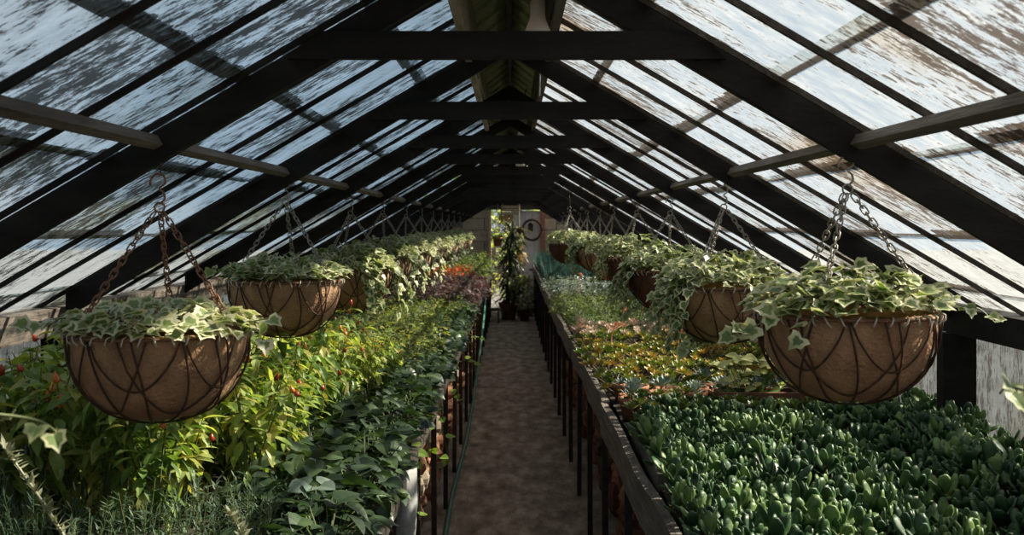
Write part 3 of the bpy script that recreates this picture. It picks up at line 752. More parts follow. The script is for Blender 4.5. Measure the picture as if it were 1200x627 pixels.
# right bench -------------------------------------------------------
def jade_proto():
    b_ = MB()
    for s_ in range(3):
        a0 = s_ * 2.1 + U(-.3, .3); c = V((cos(a0) * .031, sin(a0) * .031, U(.05, .10))); b_.tube([(0, 0, 0), c], .005, 'green_stem', 5)
        ph = U(0, 6.28)
        for q in range(3):
            for w_ in (0, pi):
                az = ph + q * pi / 2 + w_ + U(-.35, .35); el = .35 + q * .38 + U(-.18, .18); L = U(.048, .070) * (1 - .09 * q)
                d = hvec(az, el); b_.fleshy(c + V((0, 0, -.028 + .014 * q)), d, V((0, 0, 1)) if el < 1.2 else -hvec(az, 0), L, L * U(.54, .68), .008, 'jade_leaf')
    return obj('jade_plant', b_, None, True)
jade = Field([jade_proto() for k in range(6)]); i = 0
y = 2.62
while y < 4.5:
    x = .50 if y > 3.4 else .47
    while x < 1.52:
        if i >= 296: break
        o = jade.put(i, (x + U(-.02, .02), y + U(-.02, .02), .865 + .05 * (x > 1.15) + .02 * noise.noise((x * 4, y * 4, 0))), U(0, 6.28), U(.85, 1.12), .22); i += 1
        fr = y < 3.1
        tag(o, 'glossy dark green jade plant packed in the bed, ' + ('in the rows nearest the viewer' if fr else 'in the rows further back'), 'jade plant', 'jade plants in the nearest rows' if fr else 'jade plants in the rows behind')
        x += .088
    y += .083
def rosette_proto(name, n, size, mat, layers=4, w=.42, h=.05, heads=3, spread=.05):
    b_ = MB()
    for s_ in range(heads):
        a0 = s_ * 6.28 / heads + U(-.3, .3); rr = 0 if heads == 1 else spread; c = V((cos(a0) * rr, sin(a0) * rr, h * U(.7, 1.2)))
        b_.tube([(0, 0, 0), c], .004, 'brown_stem', 5)
        for q in range(n):
            az = q * 2.4; el = .05 + 1.25 * q / n; L = size * (1 - .45 * q / n) * U(.9, 1.1)
            b_.leaf(c, hvec(az, el), V((0, 0, 1)) - hvec(az, 0) * .4, L, L * w, mat, 'spoon', .35, -.35)
    return obj(name, b_)
aeo = Field([rosette_proto('aeonium_plant', 22, .042, 'aeonium_leaf', heads=4, h=.09, spread=.05) for k in range(4)]); i = 0
for y in (4.5, 4.63, 4.76, 4.89):
    x = .52
    while x < 1.5:
        if y > 4.7 and x > .72 and False: break
        o = aeo.put(i, (x + U(-.02, .02), y + U(-.02, .02), .865), U(0, 6.28), U(.85, 1.1), .1); i += 1
        tag(o, 'small dark green rosette succulent behind the jade plants', 'succulent', 'dark rosette succulents behind the jade bed'); x += .125
# blue rosettes, each in a clay pot
def potted_blue():
    root = empty('potted_succulent'); p_ = obj('pot', pot_mesh(.055, .085, 'terracotta', n=16), root, True)
    r_ = rosette_proto('rosette', 26, .06, 'blue_leaf', heads=1, h=.09, w=.30); r_.parent = root
    return proto(root, [p_, r_])
pb = Field([potted_blue() for k in range(2)]); i = 0
for (x, y) in [(.50, 5.02), (.63, 5.05), (.76, 5.02), (.89, 5.06), (1.02, 5.03), (1.15, 5.06), (.53, 5.18), (.67, 5.2), (.80, 5.2), (.94, 5.2), (1.07, 5.2), (.49, 4.86), (.50, 5.34), (.86, 5.35)]:
    o = pb.put(i, (x, y, .86), U(0, 6.28), U(.95, 1.15)); i += 1
    tag(o, 'blue grey spiky rosette in a small clay pot behind the jade bed', 'potted succulent', 'blue rosettes in clay pots in a row across the bench')
# terracotta trough
tr_ = tag(empty('terracotta_trough', (.985, 4.78, .87)), 'long clay trough below the big front basket with a pale yellow leaved plant', 'planter')
b_ = MB()
for lo, hi in (((-.155, -.07, 0), (.155, .07, .012)), ((-.155, -.07, 0), (.155, -.058, .11)), ((-.155, .058, 0), (.155, .07, .11)), ((-.155, -.058, 0), (-.143, .058, .11)), ((.143, -.058, 0), (.155, .058, .11)), ((-.165, -.08, .095), (.165, -.056, .12)), ((-.165, .056, .095), (.165, .08, .12)), ((-.165, -.056, .095), (-.141, .056, .12)), ((.141, -.056, .095), (.165, .056, .12))):
    b_.box(lo, hi, 'terracotta_dark')
obj('trough', b_, tr_); b_ = MB(); b_.box((-.142, -.057, .012), (.142, .057, .095), 'soil'); obj('soil', b_, tr_)
b_ = MB()
for q in range(55):
    p = V((U(-.14, .12), U(-.05, .05), U(.12, .26))); d = hvec(U(0, 6.28), U(-.3, .5)); b_.leaf(p, d, (U(-.3, .3), -.6, 1), U(.04, .06), .04, 'pale_leaf' if U(0, 1) > .3 else 'herb_leaf', 'heart', .2, .3)
    b_.tube([(p.x * .5, p.y * .5, .09), p], .0015, 'green_stem', 3)
obj('foliage', b_, tr_)
sed = Field([rosette_proto('sedum_plant', 14, .036, 'sedum_leaf', heads=6, h=.06, spread=.065, w=.5) for k in range(5)]); i = 0
y = 5.35
while y < 7.9:
    x = .48
    while x < 1.5:
        o = sed.put(i, (x + U(-.03, .03), y + U(-.03, .03), .865), U(0, 6.28), U(.85, 1.3), .12); i += 1
        tag(o, 'low yellow green sedum with orange tips in the sunny patch', 'sedum', 'orange tipped sedums mid bench'); x += .16
    y += .165
pk = Field([rosette_proto('ghost_succulent', 16, .06, 'pink_leaf', heads=3, h=.07, spread=.06) for k in range(3)]); i = 0
for y in (7.75, 8.0, 8.25, 8.5):
    x = .5
    while x < 1.5:
        o = pk.put(i, (x + U(-.04, .04), y + U(-.05, .05), .87), U(0, 6.28), U(.85, 1.2), .1); i += 1
        tag(o, 'pale pinkish grey rosette succulent behind the sedums', 'succulent', 'pale pink grey rosettes behind the sedums'); x += .19
# coral flower stalks
def stalk(x, y, h, lab):
    b_ = MB(); b_.tube([(0, 0, 0), (.01, 0, h * .6), (.03, 0, h)], .003, 'coral_flower', 4)
    for q in range(9): b_.leaf(V((.03, 0, h)) + V((U(-.015, .015), U(-.01, .01), U(-.03, .01))), hvec(U(0, 6.28), U(.2, 1.2)), (0, 0, 1), .03, .016, 'coral_flower', 'oval', .3, .1)
    o = obj('flower_stalk', b_); o.location = (x, y, .89); tag(o, lab, 'flower')
stalk(.60, 7.3, .15, 'coral succulent flower stalk standing nearest the bench edge board')
stalk(.98, 7.1, .13, 'coral succulent flower stalk under the second right basket')
stalk(.75, 8.2, .17, 'coral succulent flower stalk among the pale rosettes')
stalk(.66, 12.0, .26, 'tall coral flower stalk rising from the silver bushes')
stalk(1.0, 9.2, .30, 'coral red flower stalk arching out beside the third right basket')
thy = Field([broad_proto(120, .026, 'thyme_leaf', 'lance', 'thyme_plant', 'herb_leaf', .13, .15, .2) for k in range(3)]); i = 0
y = 8.7
while y < 12:
    x = .53
    while x < 1.5:
        o = thy.put(i, (x + U(-.04, .04), y + U(-.04, .04), .86), U(0, 6.28), U(.9, 1.2), .08); i += 1
        tag(o, 'low fine leaved green thyme clump beyond the pale rosettes', 'thyme', 'green thyme clumps on the right bench'); x += .22
    y += .24
sil = Field([broad_proto(90, .045, 'silverbush_leaf', 'lance', 'silver_bush', None, .20, .16, .2) for k in range(3)]); i = 0
y = 12.1
while y < 14.8:
    x = .54
    while x < 1.5:
        o = sil.put(i, (x + U(-.04, .04), y + U(-.04, .04), .86), U(0, 6.28), U(.85, 1.1), .08); i += 1
        tag(o, 'silver grey leaved bush beyond the thyme', 'bush', 'silver bushes on the far right bench'); x += .25
    y += .3
def blades_proto():
    b_ = MB()
    for q in range(110):
        az = U(0, 6.28); r_ = U(0, .12); p = V((cos(az) * r_, sin(az) * r_, 0)); b_.leaf(p, hvec(az, U(1.0, 1.5)), hvec(az, -.3), U(.22, .38), .012, 'teal_leaf', 'blade', .3, .25)
    return obj('bladed_plant', b_)
tl_ = Field([blades_proto() for k in range(3)]); i = 0
y = 15.0
while y < 22.5:
    x = .55
    while x < 1.5:
        o = tl_.put(i, (x + U(-.04, .04), y + U(-.04, .04), .86), U(0, 6.28), U(.85, 1.1), .06); i += 1
        tag(o, 'tall blue green bladed plant at the far end of the succulent bench', 'bladed plant', 'blue green bladed plants near the far wall'); x += .27
    y += .42

# ------------------------------------------------------------------ hanging baskets
def link_mesh(b_, c, d, u, L, W, r, m):
    w = d.cross(u).normalized(); pts = []
    for k in range(12):
        a = 2 * pi * k / 12; x = cos(a) * W / 2; z = sin(a) * W / 2 + (L / 2 - W / 2) * (1 if sin(a) > 0.01 else -1 if sin(a) < -0.01 else 0)
        pts.append(c + d * z + w * x)
    b_.tube(pts, r, m, 5, closed=True)
RB, DB = .192, .186
AP = .277
CHANG = [R(222), R(98), R(342)]
def chain_mesh(ang, m, twist=0):
    b_ = MB(); a = V((cos(ang) * .012, sin(ang) * .012, AP - .012)); b = V((cos(ang) * (RB + .004), sin(ang) * (RB + .004), .004)); d = (b - a); n = int(d.length / .0165); dn = d.normalized(); o1 = dn.orthogonal().normalized(); o2 = dn.cross(o1)
    for i in range(n):
        c = a + d * ((i + .5) / n); th = (i % 2) * pi / 2 + U(-.25, .25) + twist
        link_mesh(b_, c, dn, o1 * cos(th) + o2 * sin(th), .0235, .0135, .0019, m)
    return b_
chains = {m: [chain_mesh(a, m).mesh('chain', True) for a in CHANG] for m in ('chain_rust', 'chain_grey')}
def hook_mesh(m, wire=.05):
    b_ = MB(); P = []
    # ring
    b_.tube([V((cos(a) * .011, 0, AP + sin(a) * .011)) for a in [2 * pi * k / 12 for k in range(12)]], .0022, m, 5, closed=True)
    # s hook
    for k in range(10): a = -pi / 2 - k * (pi * 1.15) / 9; P.append(V((.0 + cos(a) * -.013, 0, AP + .022 + sin(a) * .013)))
    P2 = [V((-.002 + .012 * 1, 0, AP + .035))]
    for k in range(10): a = -.2 + k * (pi * 1.05) / 9; P2.append(V((-.005 + cos(a) * .017, 0, AP + .058 + sin(a) * .016)))
    b_.tube(catmull([V((.0, 0, AP + .008)), V((.011, 0, AP + .018)), V((.009, 0, AP + .032)), V((.0, 0, AP + .042)), V((.013, 0, AP + .054)), V((.008, 0, AP + .07)), V((-.008, 0, AP + .072)), V((-.019, 0, AP + .06)), V((-.02, 0, AP + .048))], 5), .0026, m, 6)
    return b_
def liner_mesh(m, seed):
    b_ = MB(); prof = []
    for k in range(15):
        a = (pi / 2) * k / 14; prof.append((max(.002, RB * .985 * (sin(a) ** .86)), -DB * cos(a) ** .95 if k < 14 else 0.0))
    prof += [(RB * .985, .006), (RB * .93, .010), (RB * .90, -.01), (RB * .85, -.04), (RB * .5, -.05), (.002, -.045)]
    def fn(x, y, z, a):
        q = 1 + .018 * noise.noise((x * 14 + seed, y * 14, z * 14)) + .012 * noise.noise((x * 40 + seed, y * 40, z * 40))
        return x * q, y * q, z * (1 + .02 * noise.noise((x * 9, y * 9, seed)))
    b_.lathe(prof, m, 48, fn=fn); return b_.mesh('liner', True)
def wire_mesh():
    b_ = MB(); rr = RB + .005; Z = lambda r_: -DB * math.sqrt(max(0, 1 - (r_) ** 2.3)) - .004
    for k in range(12):
        a0 = 2 * pi * k / 12
        b_.tube([V((cos(a0 + .12 * sin(q * pi)) * rr * sin(q * pi / 2) ** .86, sin(a0 + .12 * sin(q * pi)) * rr * sin(q * pi / 2) ** .86, -(DB + .004) * cos(q * pi / 2) ** .95)) for q in [.12 + .88 * j / 12 for j in range(13)]], .0026, 'rust_wire', 5)
        # scallop hanging from the rim
        P = []
        for j in range(15):
            t_ = j / 14; a = a0 + (t_ - .5) * 1.35; q = 1 - .62 * sin(pi * t_) ** .8; P.append(V((cos(a) * rr * sin(q * pi / 2) ** .86, sin(a) * rr * sin(q * pi / 2) ** .86, -(DB + .004) * cos(q * pi / 2) ** .95)))
        if k % 2 == 0: b_.tube(P, .0024, 'rust_wire', 5)
        P = []
        for j in range(15):
            t_ = j / 14; a = a0 + (t_ - .5) * 1.0; q = 1 - .36 * sin(pi * t_) ** .8; P.append(V((cos(a) * rr * sin(q * pi / 2) ** .86, sin(a) * rr * sin(q * pi / 2) ** .86, -(DB + .004) * cos(q * pi / 2) ** .95)))
        if k % 2: b_.tube(P, .0024, 'rust_wire', 5)
    q = .12; r_ = rr * sin(q * pi / 2) ** .86
    b_.tube([V((cos(a) * r_, sin(a) * r_, -(DB + .004) * cos(q * pi / 2) ** .95)) for a in [2 * pi * k / 16 for k in range(16)]], .0021, 'rust_wire', 5, closed=True)
    return b_.mesh('wire_frame', True)
WIRE = wire_mesh()
b_ = MB(); b_.tube([V((cos(a) * (RB + .003), sin(a) * (RB + .003), .004)) for a in [2 * pi * k / 40 for k in range(40)]], .0042, 'chain_rust', 6, closed=True)
for k in range(38):
    a = 2 * pi * k / 38 + U(-.03, .03); c = V((cos(a) * (RB + .003), sin(a) * (RB + .003), .004)); o_ = V((cos(a), sin(a), 0)); sk = U(-.006, .006); t_ = V((-sin(a), cos(a), 0)) * sk
    b_.tube([c + V((0, 0, .007)) - o_ * .004 - t_, c + o_ * .0062 + V((0, 0, .003)), c + o_ * .006 - V((0, 0, .007)) + t_, c - V((0, 0, .015)) - o_ * .001 + t_ * 2], .0021, 'twine', 4)
RIM = b_.mesh('rim', True)
LIN = {'coir': [liner_mesh('coir', s) for s in (1, 5)], 'coir_pale': [liner_mesh('coir_pale', 2)], 'coir_dark': [liner_mesh('coir_dark', 3)]}

def ivy_mesh(n, spill=0, spill_az=0.0, dense=1.0, trails=(), size=.046, top=.085):
    b_ = MB()
    for i in range(n):
        az = U(0, 6.28); r_ = RB * 1.02 * math.sqrt(U(0, 1)); h = .012 + top * U(.15, 1) * (1 - .55 * (r_ / RB) ** 2)
        p = V((cos(az) * r_, sin(az) * r_, h)); d = hvec(az + U(-1.2, 1.2), U(-.45, .35))
        b_.ivy(p, d, (U(-.6, .6), U(-.8, .3), 1), size * U(.6, 1.1))
        if i % 3 == 0: b_.tube([p * .5, p], .0013, 'green_stem', 3)
    for i in range(int(n * .16)):
        az = U(0, 6.28); r_ = RB * U(.98, 1.12); p = V((cos(az) * r_, sin(az) * r_, U(.012, .045))); d = hvec(az + U(-.8, .8), U(-.35, .3)); b_.ivy(p, d, hvec(az, .9), size * U(.6, 1))
    for s_ in range(spill):
        az = spill_az + U(-.75, .75); L = U(.06, .20); P = catmull([hvec(az, 0) * RB * .7 + V((0, 0, .04)), hvec(az, 0) * RB * 1.06 + V((0, 0, .03)), hvec(az, 0) * (RB * 1.14 + U(0, .04)) + V((U(-.02, .02), U(-.02, .02), -L * .5)), hvec(az, 0) * (RB * 1.12 + U(0, .05)) + V((U(-.03, .03), U(-.03, .03), -L))], 5)
        b_.tube(P, .0012, 'green_stem', 3); nl = int(4 + L * 38)
        for q in range(nl):
            k = (q + .5) / nl * (len(P) - 1.01); a = int(k); p = P[a].lerp(P[a + 1], k - a); d = hvec(az + U(-1.3, 1.3), U(-1.2, -.1)); b_.ivy(p + d * .01, d, hvec(az + U(-.5, .5), .5), size * U(.6, 1))
    for tr in trails:
        P = catmull([V(p) for p in tr[0]], 8); b_.tube(P, .0015, 'green_stem', 4)
        for q in range(tr[1]):
            k = (q + U(.3, .7)) / tr[1] * (len(P) - 1.01); a = int(k); p = P[a].lerp(P[a + 1], k - a); d = hvec(U(0, 6.28), U(-.8, .3)); b_.ivy(p + d * .008, d, (U(-.5, .5), -.7, .7), (tr[2] if len(tr) > 2 else size) * U(.65, 1.05))
    return b_.mesh('ivy_foliage')

def basket(x, y, z, label, liner, ivy, chain='chain_grey', rz=0.0, seed=0, wire_top=None, sc=1.0):
    root = tag(empty('hanging_basket', (x, y, z)), label, 'hanging basket', 'ivy filled hanging baskets'); root.rotation_euler = (0, 0, rz); root.scale = (sc,) * 3
    L = LIN[liner]; obj('liner', L[seed % len(L)], root); obj('wire_frame', WIRE, root); obj('rim', RIM, root);
    for me in chains[chain]: obj('chain', me, root)
    hk = obj('hook', hook_mesh(chain), root, True); hk.rotation_euler = (0, 0, -rz)
    top = (roof(x) - .02 - z) / sc
    b_ = MB(); b_.tube([V((0.002, 0, AP + .07)), V((.004, 0, (AP + .07 + top) / 2)), V((0, .0, top - .06)), V((0, .031, top - .04)), V((0, .031, top))], .0018, 'rust_wire', 4); obj('hanging_wire', b_, hk)
    obj('ivy_foliage', ivy, root); return root

IVA = ivy_mesh(300, trails=[([(-.1, -.05, .04), (-.17, -.05, .04), (-.24, -.06, .03), (-.27, -.06, .01)], 7), ([(.12, -.02, .04), (.2, -.04, .03), (.25, -.05, .035), (.235, -.06, -.012)], 6)], top=.062)
IVB = ivy_mesh(310, 0, R(-30), trails=[([(-.1, 0, .05), (-.19, 0, .04), (-.27, 0, .045)], 7)], top=.085)
IVR = ivy_mesh(320, 0, R(195), trails=[([(.1, -.03, .06), (.2, -.03, .05), (.26, -.03, .02), (.31, -.03, .012), (.345, -.04, -.02)], 9, .036), ([(-.1, -.06, .06), (-.2, -.08, .02), (-.26, -.08, -.01), (-.32, -.07, -.03)], 12), ([(-.08, -.1, .06), (-.15, -.14, .03), (-.19, -.15, -.03)], 7)], top=.105)
IV2R = ivy_mesh(310, 13, R(200), trails=[([(-.1, -.05, .06), (-.2, -.06, .04), (-.24, -.06, -.03)], 8)], top=.12)
IV3L = ivy_mesh(320, 15, R(-40), top=.13)
IV4 = ivy_mesh(200, 8, R(-80), top=.13)
IV5 = ivy_mesh(200, 5, R(180), top=.15)
LX = -.772; RX = .735
basket(LX, 1.13, 1.415, 'ivy hanging basket nearest the viewer on the pepper side, only a trailing tip in frame', 'coir', ivy_mesh(150, trails=[([(.1, .05, .05), (.19, .12, .04), (.245, .19, .02), (.262, .22, -.005)], 8, .027)]), 'chain_rust')
basket(RX, 1.13, 1.42, 'ivy hanging basket nearest the viewer on the succulent side, only a trailing tip in frame', 'coir', ivy_mesh(150, trails=[([(-.1, .05, .05), (-.17, .15, .05), (-.165, .24, .045), (-.155, .29, .03)], 6, .034)]), 'chain_grey')
lz = [1.412, 1.455, 1.43, 1.45, 1.44, 1.44, 1.44, 1.44, 1.44, 1.44, 1.44, 1.44, 1.44]
rz_ = [1.452, 1.435, 1.43, 1.45, 1.44, 1.44, 1.44, 1.44, 1.44, 1.44, 1.44, 1.44, 1.44]
NTH = ['first', 'second', 'third', 'fourth', 'fifth', 'sixth', 'seventh', 'eighth', 'ninth', 'tenth', 'eleventh']
for k in range(11):
    y = TY[k + 1] - .004
    iv = IVA if k == 0 else IVB if k == 1 else IV3L if k in (2, 3, 4) else (IV4, IV5)[k % 2]
    basket(LX + (0 if k == 0 else U(-.01, .015)), y, lz[k], ('big sharp ivy basket with dark shaded brown liner hanging over the pepper plants, front left' if k == 0 else 'ivy basket with half sunlit brown liner, second in the row over the peppers' if k == 1 else '%s ivy hanging basket in the row above the pepper side bench' % NTH[k]),
           'coir' if k in (0, 1, 2, 6, 9) else 'coir_pale', iv, 'chain_rust' if k == 0 else 'chain_grey', 0 if k == 0 else U(-.3, .3), k)
    iv = IVR if k == 0 else IV2R if k in (1, 2) else (IV5, IV4, IV2R)[k % 3]
    basket(RX + (0 if k == 0 else U(-.01, .01)), y, rz_[k], ('big ivy basket with bare brown liner and leafy trails, front right by the glass wall' if k == 0 else 'ivy basket half hidden behind the big front right one, ivy spilling down it' if k == 1 else 'reddish dark ivy basket, third in the row over the succulents' if k == 2 else '%s ivy hanging basket in the row above the succulent side bench' % NTH[k]),
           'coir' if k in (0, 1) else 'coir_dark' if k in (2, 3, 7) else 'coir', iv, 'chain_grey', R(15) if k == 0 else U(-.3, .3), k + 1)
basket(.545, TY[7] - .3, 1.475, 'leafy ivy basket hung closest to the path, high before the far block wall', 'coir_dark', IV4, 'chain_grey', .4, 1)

# ------------------------------------------------------------------ lamps on the ridge
def lamp(x, y, z, lab):
    r = tag(empty('ridge_lamp', (x, y, z)), lab, 'lamp')
    b_ = MB(); b_.lathe([(.001, .04), (.018, .04), (.021, .03), (.021, -.005), (.024, -.02), (.036, -.05), (.041, -.08), (.038, -.10), (.001, -.105)], 'lamp_glass', 20); obj('lamp_glass', b_, r, True)
    b_ = MB(); b_.lathe([(.001, .13), (.02, .13), (.027, .12), (.028, .045), (.022, .035), (.001, .034)], 'lamp_socket', 16); obj('socket', b_, r, True)
    b_ = MB(); b_.tube([(0, 0, .125), (.01, 0, .2), (.045, 0, .30)], .004, 'lamp_socket', 5); obj('cord', b_, r)
lamp(.072, 3.35, 2.245, 'milky glass lamp on a dark socket hanging under the ridge, behind the first collar tie')
lamp(.072, 7.3, 2.265, 'small milky glass lamp under the ridge far behind the first one')
lamp(.072, 10.4, 2.265, 'tiny milky glass lamp under the ridge, farthest down the house')
b_ = MB(); b_.tube([(-.02, 3.0, 2.42), (-.07, 2.85, 2.31), (-.135, 2.75, 2.24)], .004, 'vent_board', 5); tag(obj('hanging_cable', b_), 'thin pale cable drooping from the ridge to its curb board', 'cable')
b_ = MB(); b_.tube([(.105, 4.3, 2.32), (.1, 4.25, 2.2), (.098, 4.25, 2.11)], .003, 'silver_metal', 5); tag(obj('hanging_rod', b_), 'thin metal rod hanging beneath the ridge behind the first collar tie', 'rod')

# ------------------------------------------------------------------ things by the far doorway
r = tag(empty('tall_potted_plant', (-.06, 20.9, 0)), 'tall dark strap leaved plant in a clay pot standing before the doorway', 'potted plant')
obj('pot', pot_mesh(.17, .30, 'terracotta'), r, True)
b_ = MB(); b_.tube([(0, 0, .25), (.02, 0, .9), (.05, 0, 1.55)], [.03, .025, .012], 'bark', 8)
for q in range(330):
    z = U(.3, 1.6); az = U(0, 6.28); b_.leaf((U(-.03, .03) + .03 * z, U(-.03, .03), z), hvec(az, U(-.9, 1.0)), (0, 0, 1), U(.28, .46), U(.035, .06), 'strap_leaf' if U(0, 1) > .06 else 'herb_leaf', 'lance', .3, U(.3, .9))
obj('foliage', b_, r)
r = tag(empty('variegated_plant', (.215, 20.6, 0)), 'bushy yellow green variegated plant in a pot beside the tall dark one', 'potted plant')
obj('pot', pot_mesh(.10, .18, 'terracotta_dark'), r, True); b_ = MB()
for q in range(380):
    z = .16 + .62 * (q / 380); w_ = .21 * math.sin(.5 + 2.4 * q / 380); az = U(0, 6.28); b_.leaf((cos(az) * w_ * U(.2, 1), sin(az) * w_ * U(.2, 1), z), hvec(az, U(-.6, .6)), (0, 0, 1), .085, .05, rnd.choice(['pale_leaf', 'herb_leaf', 'thyme_leaf']), 'oval', .3, .3)
obj('foliage', b_, r)
r = tag(empty('orange_plant', (.13, 21.4, 1.0)), 'orange yellow leaved clump tucked high beside the tall dark plant', 'plant')
r.location = (.12, 21.3, .0); b_ = MB(); b_.tube([(0, 0, 0), (.02, 0, 1.0)], .012, 'bark', 6); obj('stem', b_, r); b_ = MB()
for q in range(60): b_.leaf((U(-.07, .12), U(-.05, .05), U(1.0, 1.28)), hvec(U(0, 6.28), U(-1, .4)), (0, 0, 1), .10, .045, 'gold_leaf', 'lance', .3, .4)
obj('foliage', b_, r)
for (x, lab) in ((.14, 'small clay pot on the floor left of the variegated plant'), (.33, 'small clay pot on the floor by the foot of the succulent bench')):
    pot((x + .0, 21.7, 0), .075, .13, lab)
b_ = MB(); b_.box((-.02, -.02, 0), (.02, .02, .04), 'weathered_timber')
r = tag(empty('low_stool', (-.33, 20.2, 0)), 'low grey stool at the left of the path end', 'stool')
b_ = MB(); b_.box((-.12, -.1, .22), (.12, .1, .25), 'rail_timber', .003); obj('seat', b_, r)
for dx in (-.1, .1):
    for dy in (-.08, .08): b_ = MB(); b_.box((dx - .014, dy - .014, 0), (dx + .014, dy + .014, .22), 'rail_timber'); obj('leg', b_, r)
# wreath hung on the door, lantern inside it
r = tag(empty('wreath', (.385, 22.90, 1.56)), 'round twig wreath hanging on the pale door', 'wreath')
b_ = MB()
for k in range(7):
    ph = k * .9; b_.tube([V((cos(a) * (.185 + .018 * cos(5 * a + ph)), .018 * sin(5 * a + ph), sin(a) * (.195 + .018 * cos(5 * a + ph)))) for a in [2 * pi * j / 40 for j in range(40)]], .008, 'wreath_twig', 5, closed=True)
obj('twig_ring', b_, r)
b_ = MB(); b_.tube([(0, 0, .18), (0, 0, .32)], .004, 'wreath_twig', 4); obj('hanging_loop', b_, r)
r = tag(empty('birdhouse', (.355, 22.88, 1.60)), 'small dark wooden birdhouse within the wreath on the door', 'birdhouse')
b_ = MB(); b_.box((-.05, -.03, -.07), (.05, .03, .05), 'dark_timber'); obj('box', b_, r); b_ = MB(); b_.prism([(-.065, .05), (.065, .05), (0, .11)], -.04, .04, 'black_timber'); obj('roof', b_, r)
# wooden board sign and straw bundle above the opening, hanging pot
r = tag(empty('hanging_crate', (-.02, 21.0, 1.83)), 'small pale wooden crate hanging from the rafters above the doorway plants', 'crate')
b_ = MB()
for k in range(3): b_.box((-.18, -.09, .01 + .055 * k), (.18, -.075, .055 + .055 * k), 'pale_wood'); b_.box((-.18, .075, .01 + .055 * k), (.18, .09, .055 + .055 * k), 'pale_wood')
b_.box((-.18, -.09, 0), (-.165, .09, .17), 'pale_wood'); b_.box((.165, -.09, 0), (.18, .09, .17), 'pale_wood'); b_.box((-.18, -.09, 0), (.18, .09, .01), 'pale_wood'); obj('crate_box', b_, r)
for s in (-1, 1): b_ = MB(); b_.tube([(s * .15, 0, .16), (s * .1, 0, roof(.1) - 1.83)], .004, 'twine', 4); obj('rope', b_, r)
b_ = MB()
for q in range(90): b_.leaf((U(-.13, .1), U(-.07, .07), U(.0, .05)), hvec(U(0, 6.28), U(-1.5, -.5)), (0, 1, 0), U(.08, .22), .014, rnd.choice(['gold_leaf', 'herb_leaf', 'gold_leaf', 'sprig_leaf']), 'blade', .2, .3)
tag(obj('dried_bunch', b_), 'bunch of dried golden stems hanging under the pale crate', 'dried flowers').location = (-.1, 21.0, 1.80)
r = tag(empty('hanging_pot', (-.25, 20.8, 1.28)), 'small clay pot hanging in the left of the doorway with trailing greenery', 'hanging pot')
obj('pot', pot_mesh(.085, .16, 'terracotta'), r, True); b_ = MB()
for s in (-1, 1): b_.tube([(s * .075, 0, .15), (0, 0, .5), (0, 0, roof(.2) - 1.28)], .0035, 'twine', 4)
obj('rope', b_, r); b_ = MB()
for q in range(80): b_.leaf((U(-.1, .1), U(-.08, .08), U(.1, .32)), hvec(U(0, 6.28), U(-1, .6)), (0, 0, 1), .08, .04, rnd.choice(['herb_leaf', 'thyme_leaf', 'pale_leaf']), 'lance', .3, .5)
obj('foliage', b_, r)
r = tag(empty('hanging_fern', (.13, 20.9, 1.5)), 'bright trailing plant hanging beside the dark plant in the doorway', 'hanging plant')
obj('pot', pot_mesh(.06, .10, 'terracotta_dark'), r, True); b_ = MB(); b_.tube([(0, 0, .1), (0, 0, roof(.13) - 1.5)], .0035, 'twine', 4); obj('rope', b_, r); b_ = MB()
for q in range(100): b_.leaf((U(-.06, .06), U(-.05, .05), U(-.3, .14)), hvec(U(0, 6.28), U(-1.5, -.2)), (0, 0, 1), .08, .02, rnd.choice(['herb_leaf', 'pale_leaf']), 'lance', .3, .4)
obj('foliage', b_, r)
b_ = MB(); b_.box((0, 0, 0), (.035, .03, .9), 'door_frame'); b_.box((-.10, -.005, .80), (.14, .035, .84), 'door_frame'); o = obj('wooden_rack', b_); o.location = (.42, 22.3, 0); tag(o, 'thin reddish wooden rack standing before the door', 'rack')
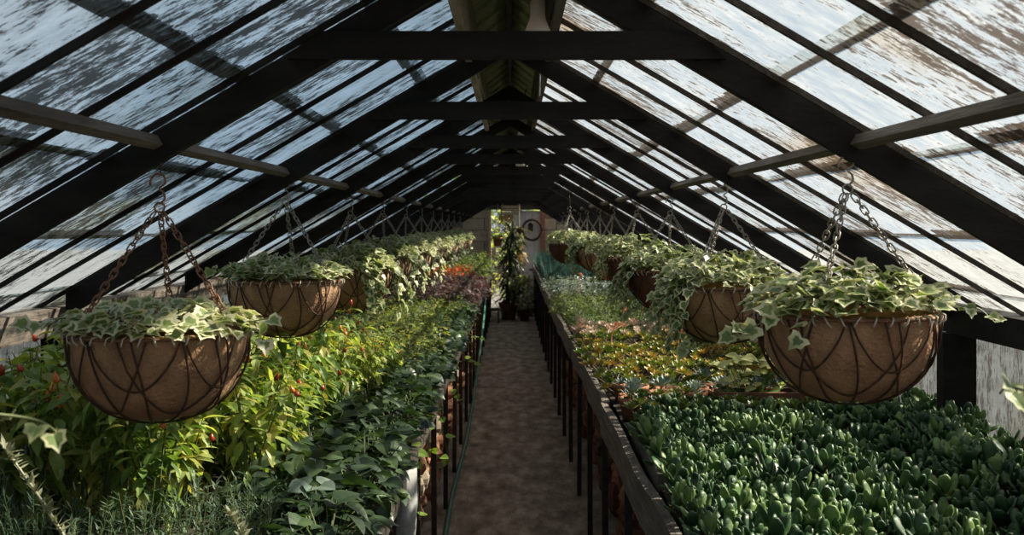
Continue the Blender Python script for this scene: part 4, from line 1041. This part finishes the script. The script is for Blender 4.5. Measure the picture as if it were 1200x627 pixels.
# shrubs outside, beyond the doorway
ob = Field([broad_proto(240, .12, 'herb_leaf', 'oval', 'garden_shrub', 'tree_leaf', 1.25, .55, .5, 'brown_stem') for k in range(2)])
for i, (x, y, s_, lab) in enumerate([(-.75, 25.2, 1.9, 'green garden shrub outside, seen through the left of the doorway'), (.25, 26.8, 2.4, 'green garden shrub outside, seen through the middle of the doorway'), (-.6, 29.0, 3.0, 'green garden shrub outside behind the one by the doorway'), (-.15, 24.0, .8, 'low green garden shrub outside just past the doorway threshold')]):
    tag(ob.put(i, (x, y, -.2), i, s_), lab, 'shrub')

# ------------------------------------------------------------------ light
w = bpy.data.worlds.new('sky'); bpy.context.scene.world = w; w.use_nodes = True; t = w.node_tree; t.nodes.clear()
out = t.nodes.new('ShaderNodeOutputWorld'); bg = t.nodes.new('ShaderNodeBackground')
tc = nd(t, 'ShaderNodeTexCoord'); n = nd(t, 'ShaderNodeTexNoise', Scale=2.2, Detail=5.0); t.links.new(tc.outputs['Generated'], n.inputs['Vector'])
c = ramp(t, n.outputs[0], [(0.4, (0.42, 0.55, 0.68)), (0.62, (0.72, 0.78, 0.84))]); t.links.new(c, bg.inputs[0]); bg.inputs[1].default_value = 0.95
t.links.new(bg.outputs[0], out.inputs[0])
sd = bpy.data.lights.new('sun', 'SUN'); sd.energy = 20.0; sd.angle = R(1.0); sd.color = (1.0, 0.86, 0.68)
so = bpy.data.objects.new('sun', sd); C.objects.link(so); so.location = (8, 6, 10)
to_sun = V((.75, .22, .66)).normalized()
so.rotation_euler = to_sun.to_track_quat('Z', 'Y').to_euler()

cd = bpy.data.cameras.new('camera'); cam = bpy.data.objects.new('camera', cd); C.objects.link(cam)
cam.location = (0, 0, 1.65); cam.rotation_euler = (R(90), 0, 0); cd.sensor_width = 36; cd.lens = 42; cd.shift_y = -49.5 / 1200; cd.clip_start = .05
cd.dof.use_dof = True; cd.dof.focus_distance = 3.6; cd.dof.aperture_fstop = 10.0
S = bpy.context.scene; S.camera = cam
S.view_settings.view_transform = 'Standard'; S.view_settings.look = 'None'; S.view_settings.gamma = 1; S.view_settings.use_curve_mapping = False
S.view_settings.exposure = 0.25
S.cycles.transparent_max_bounces = 16
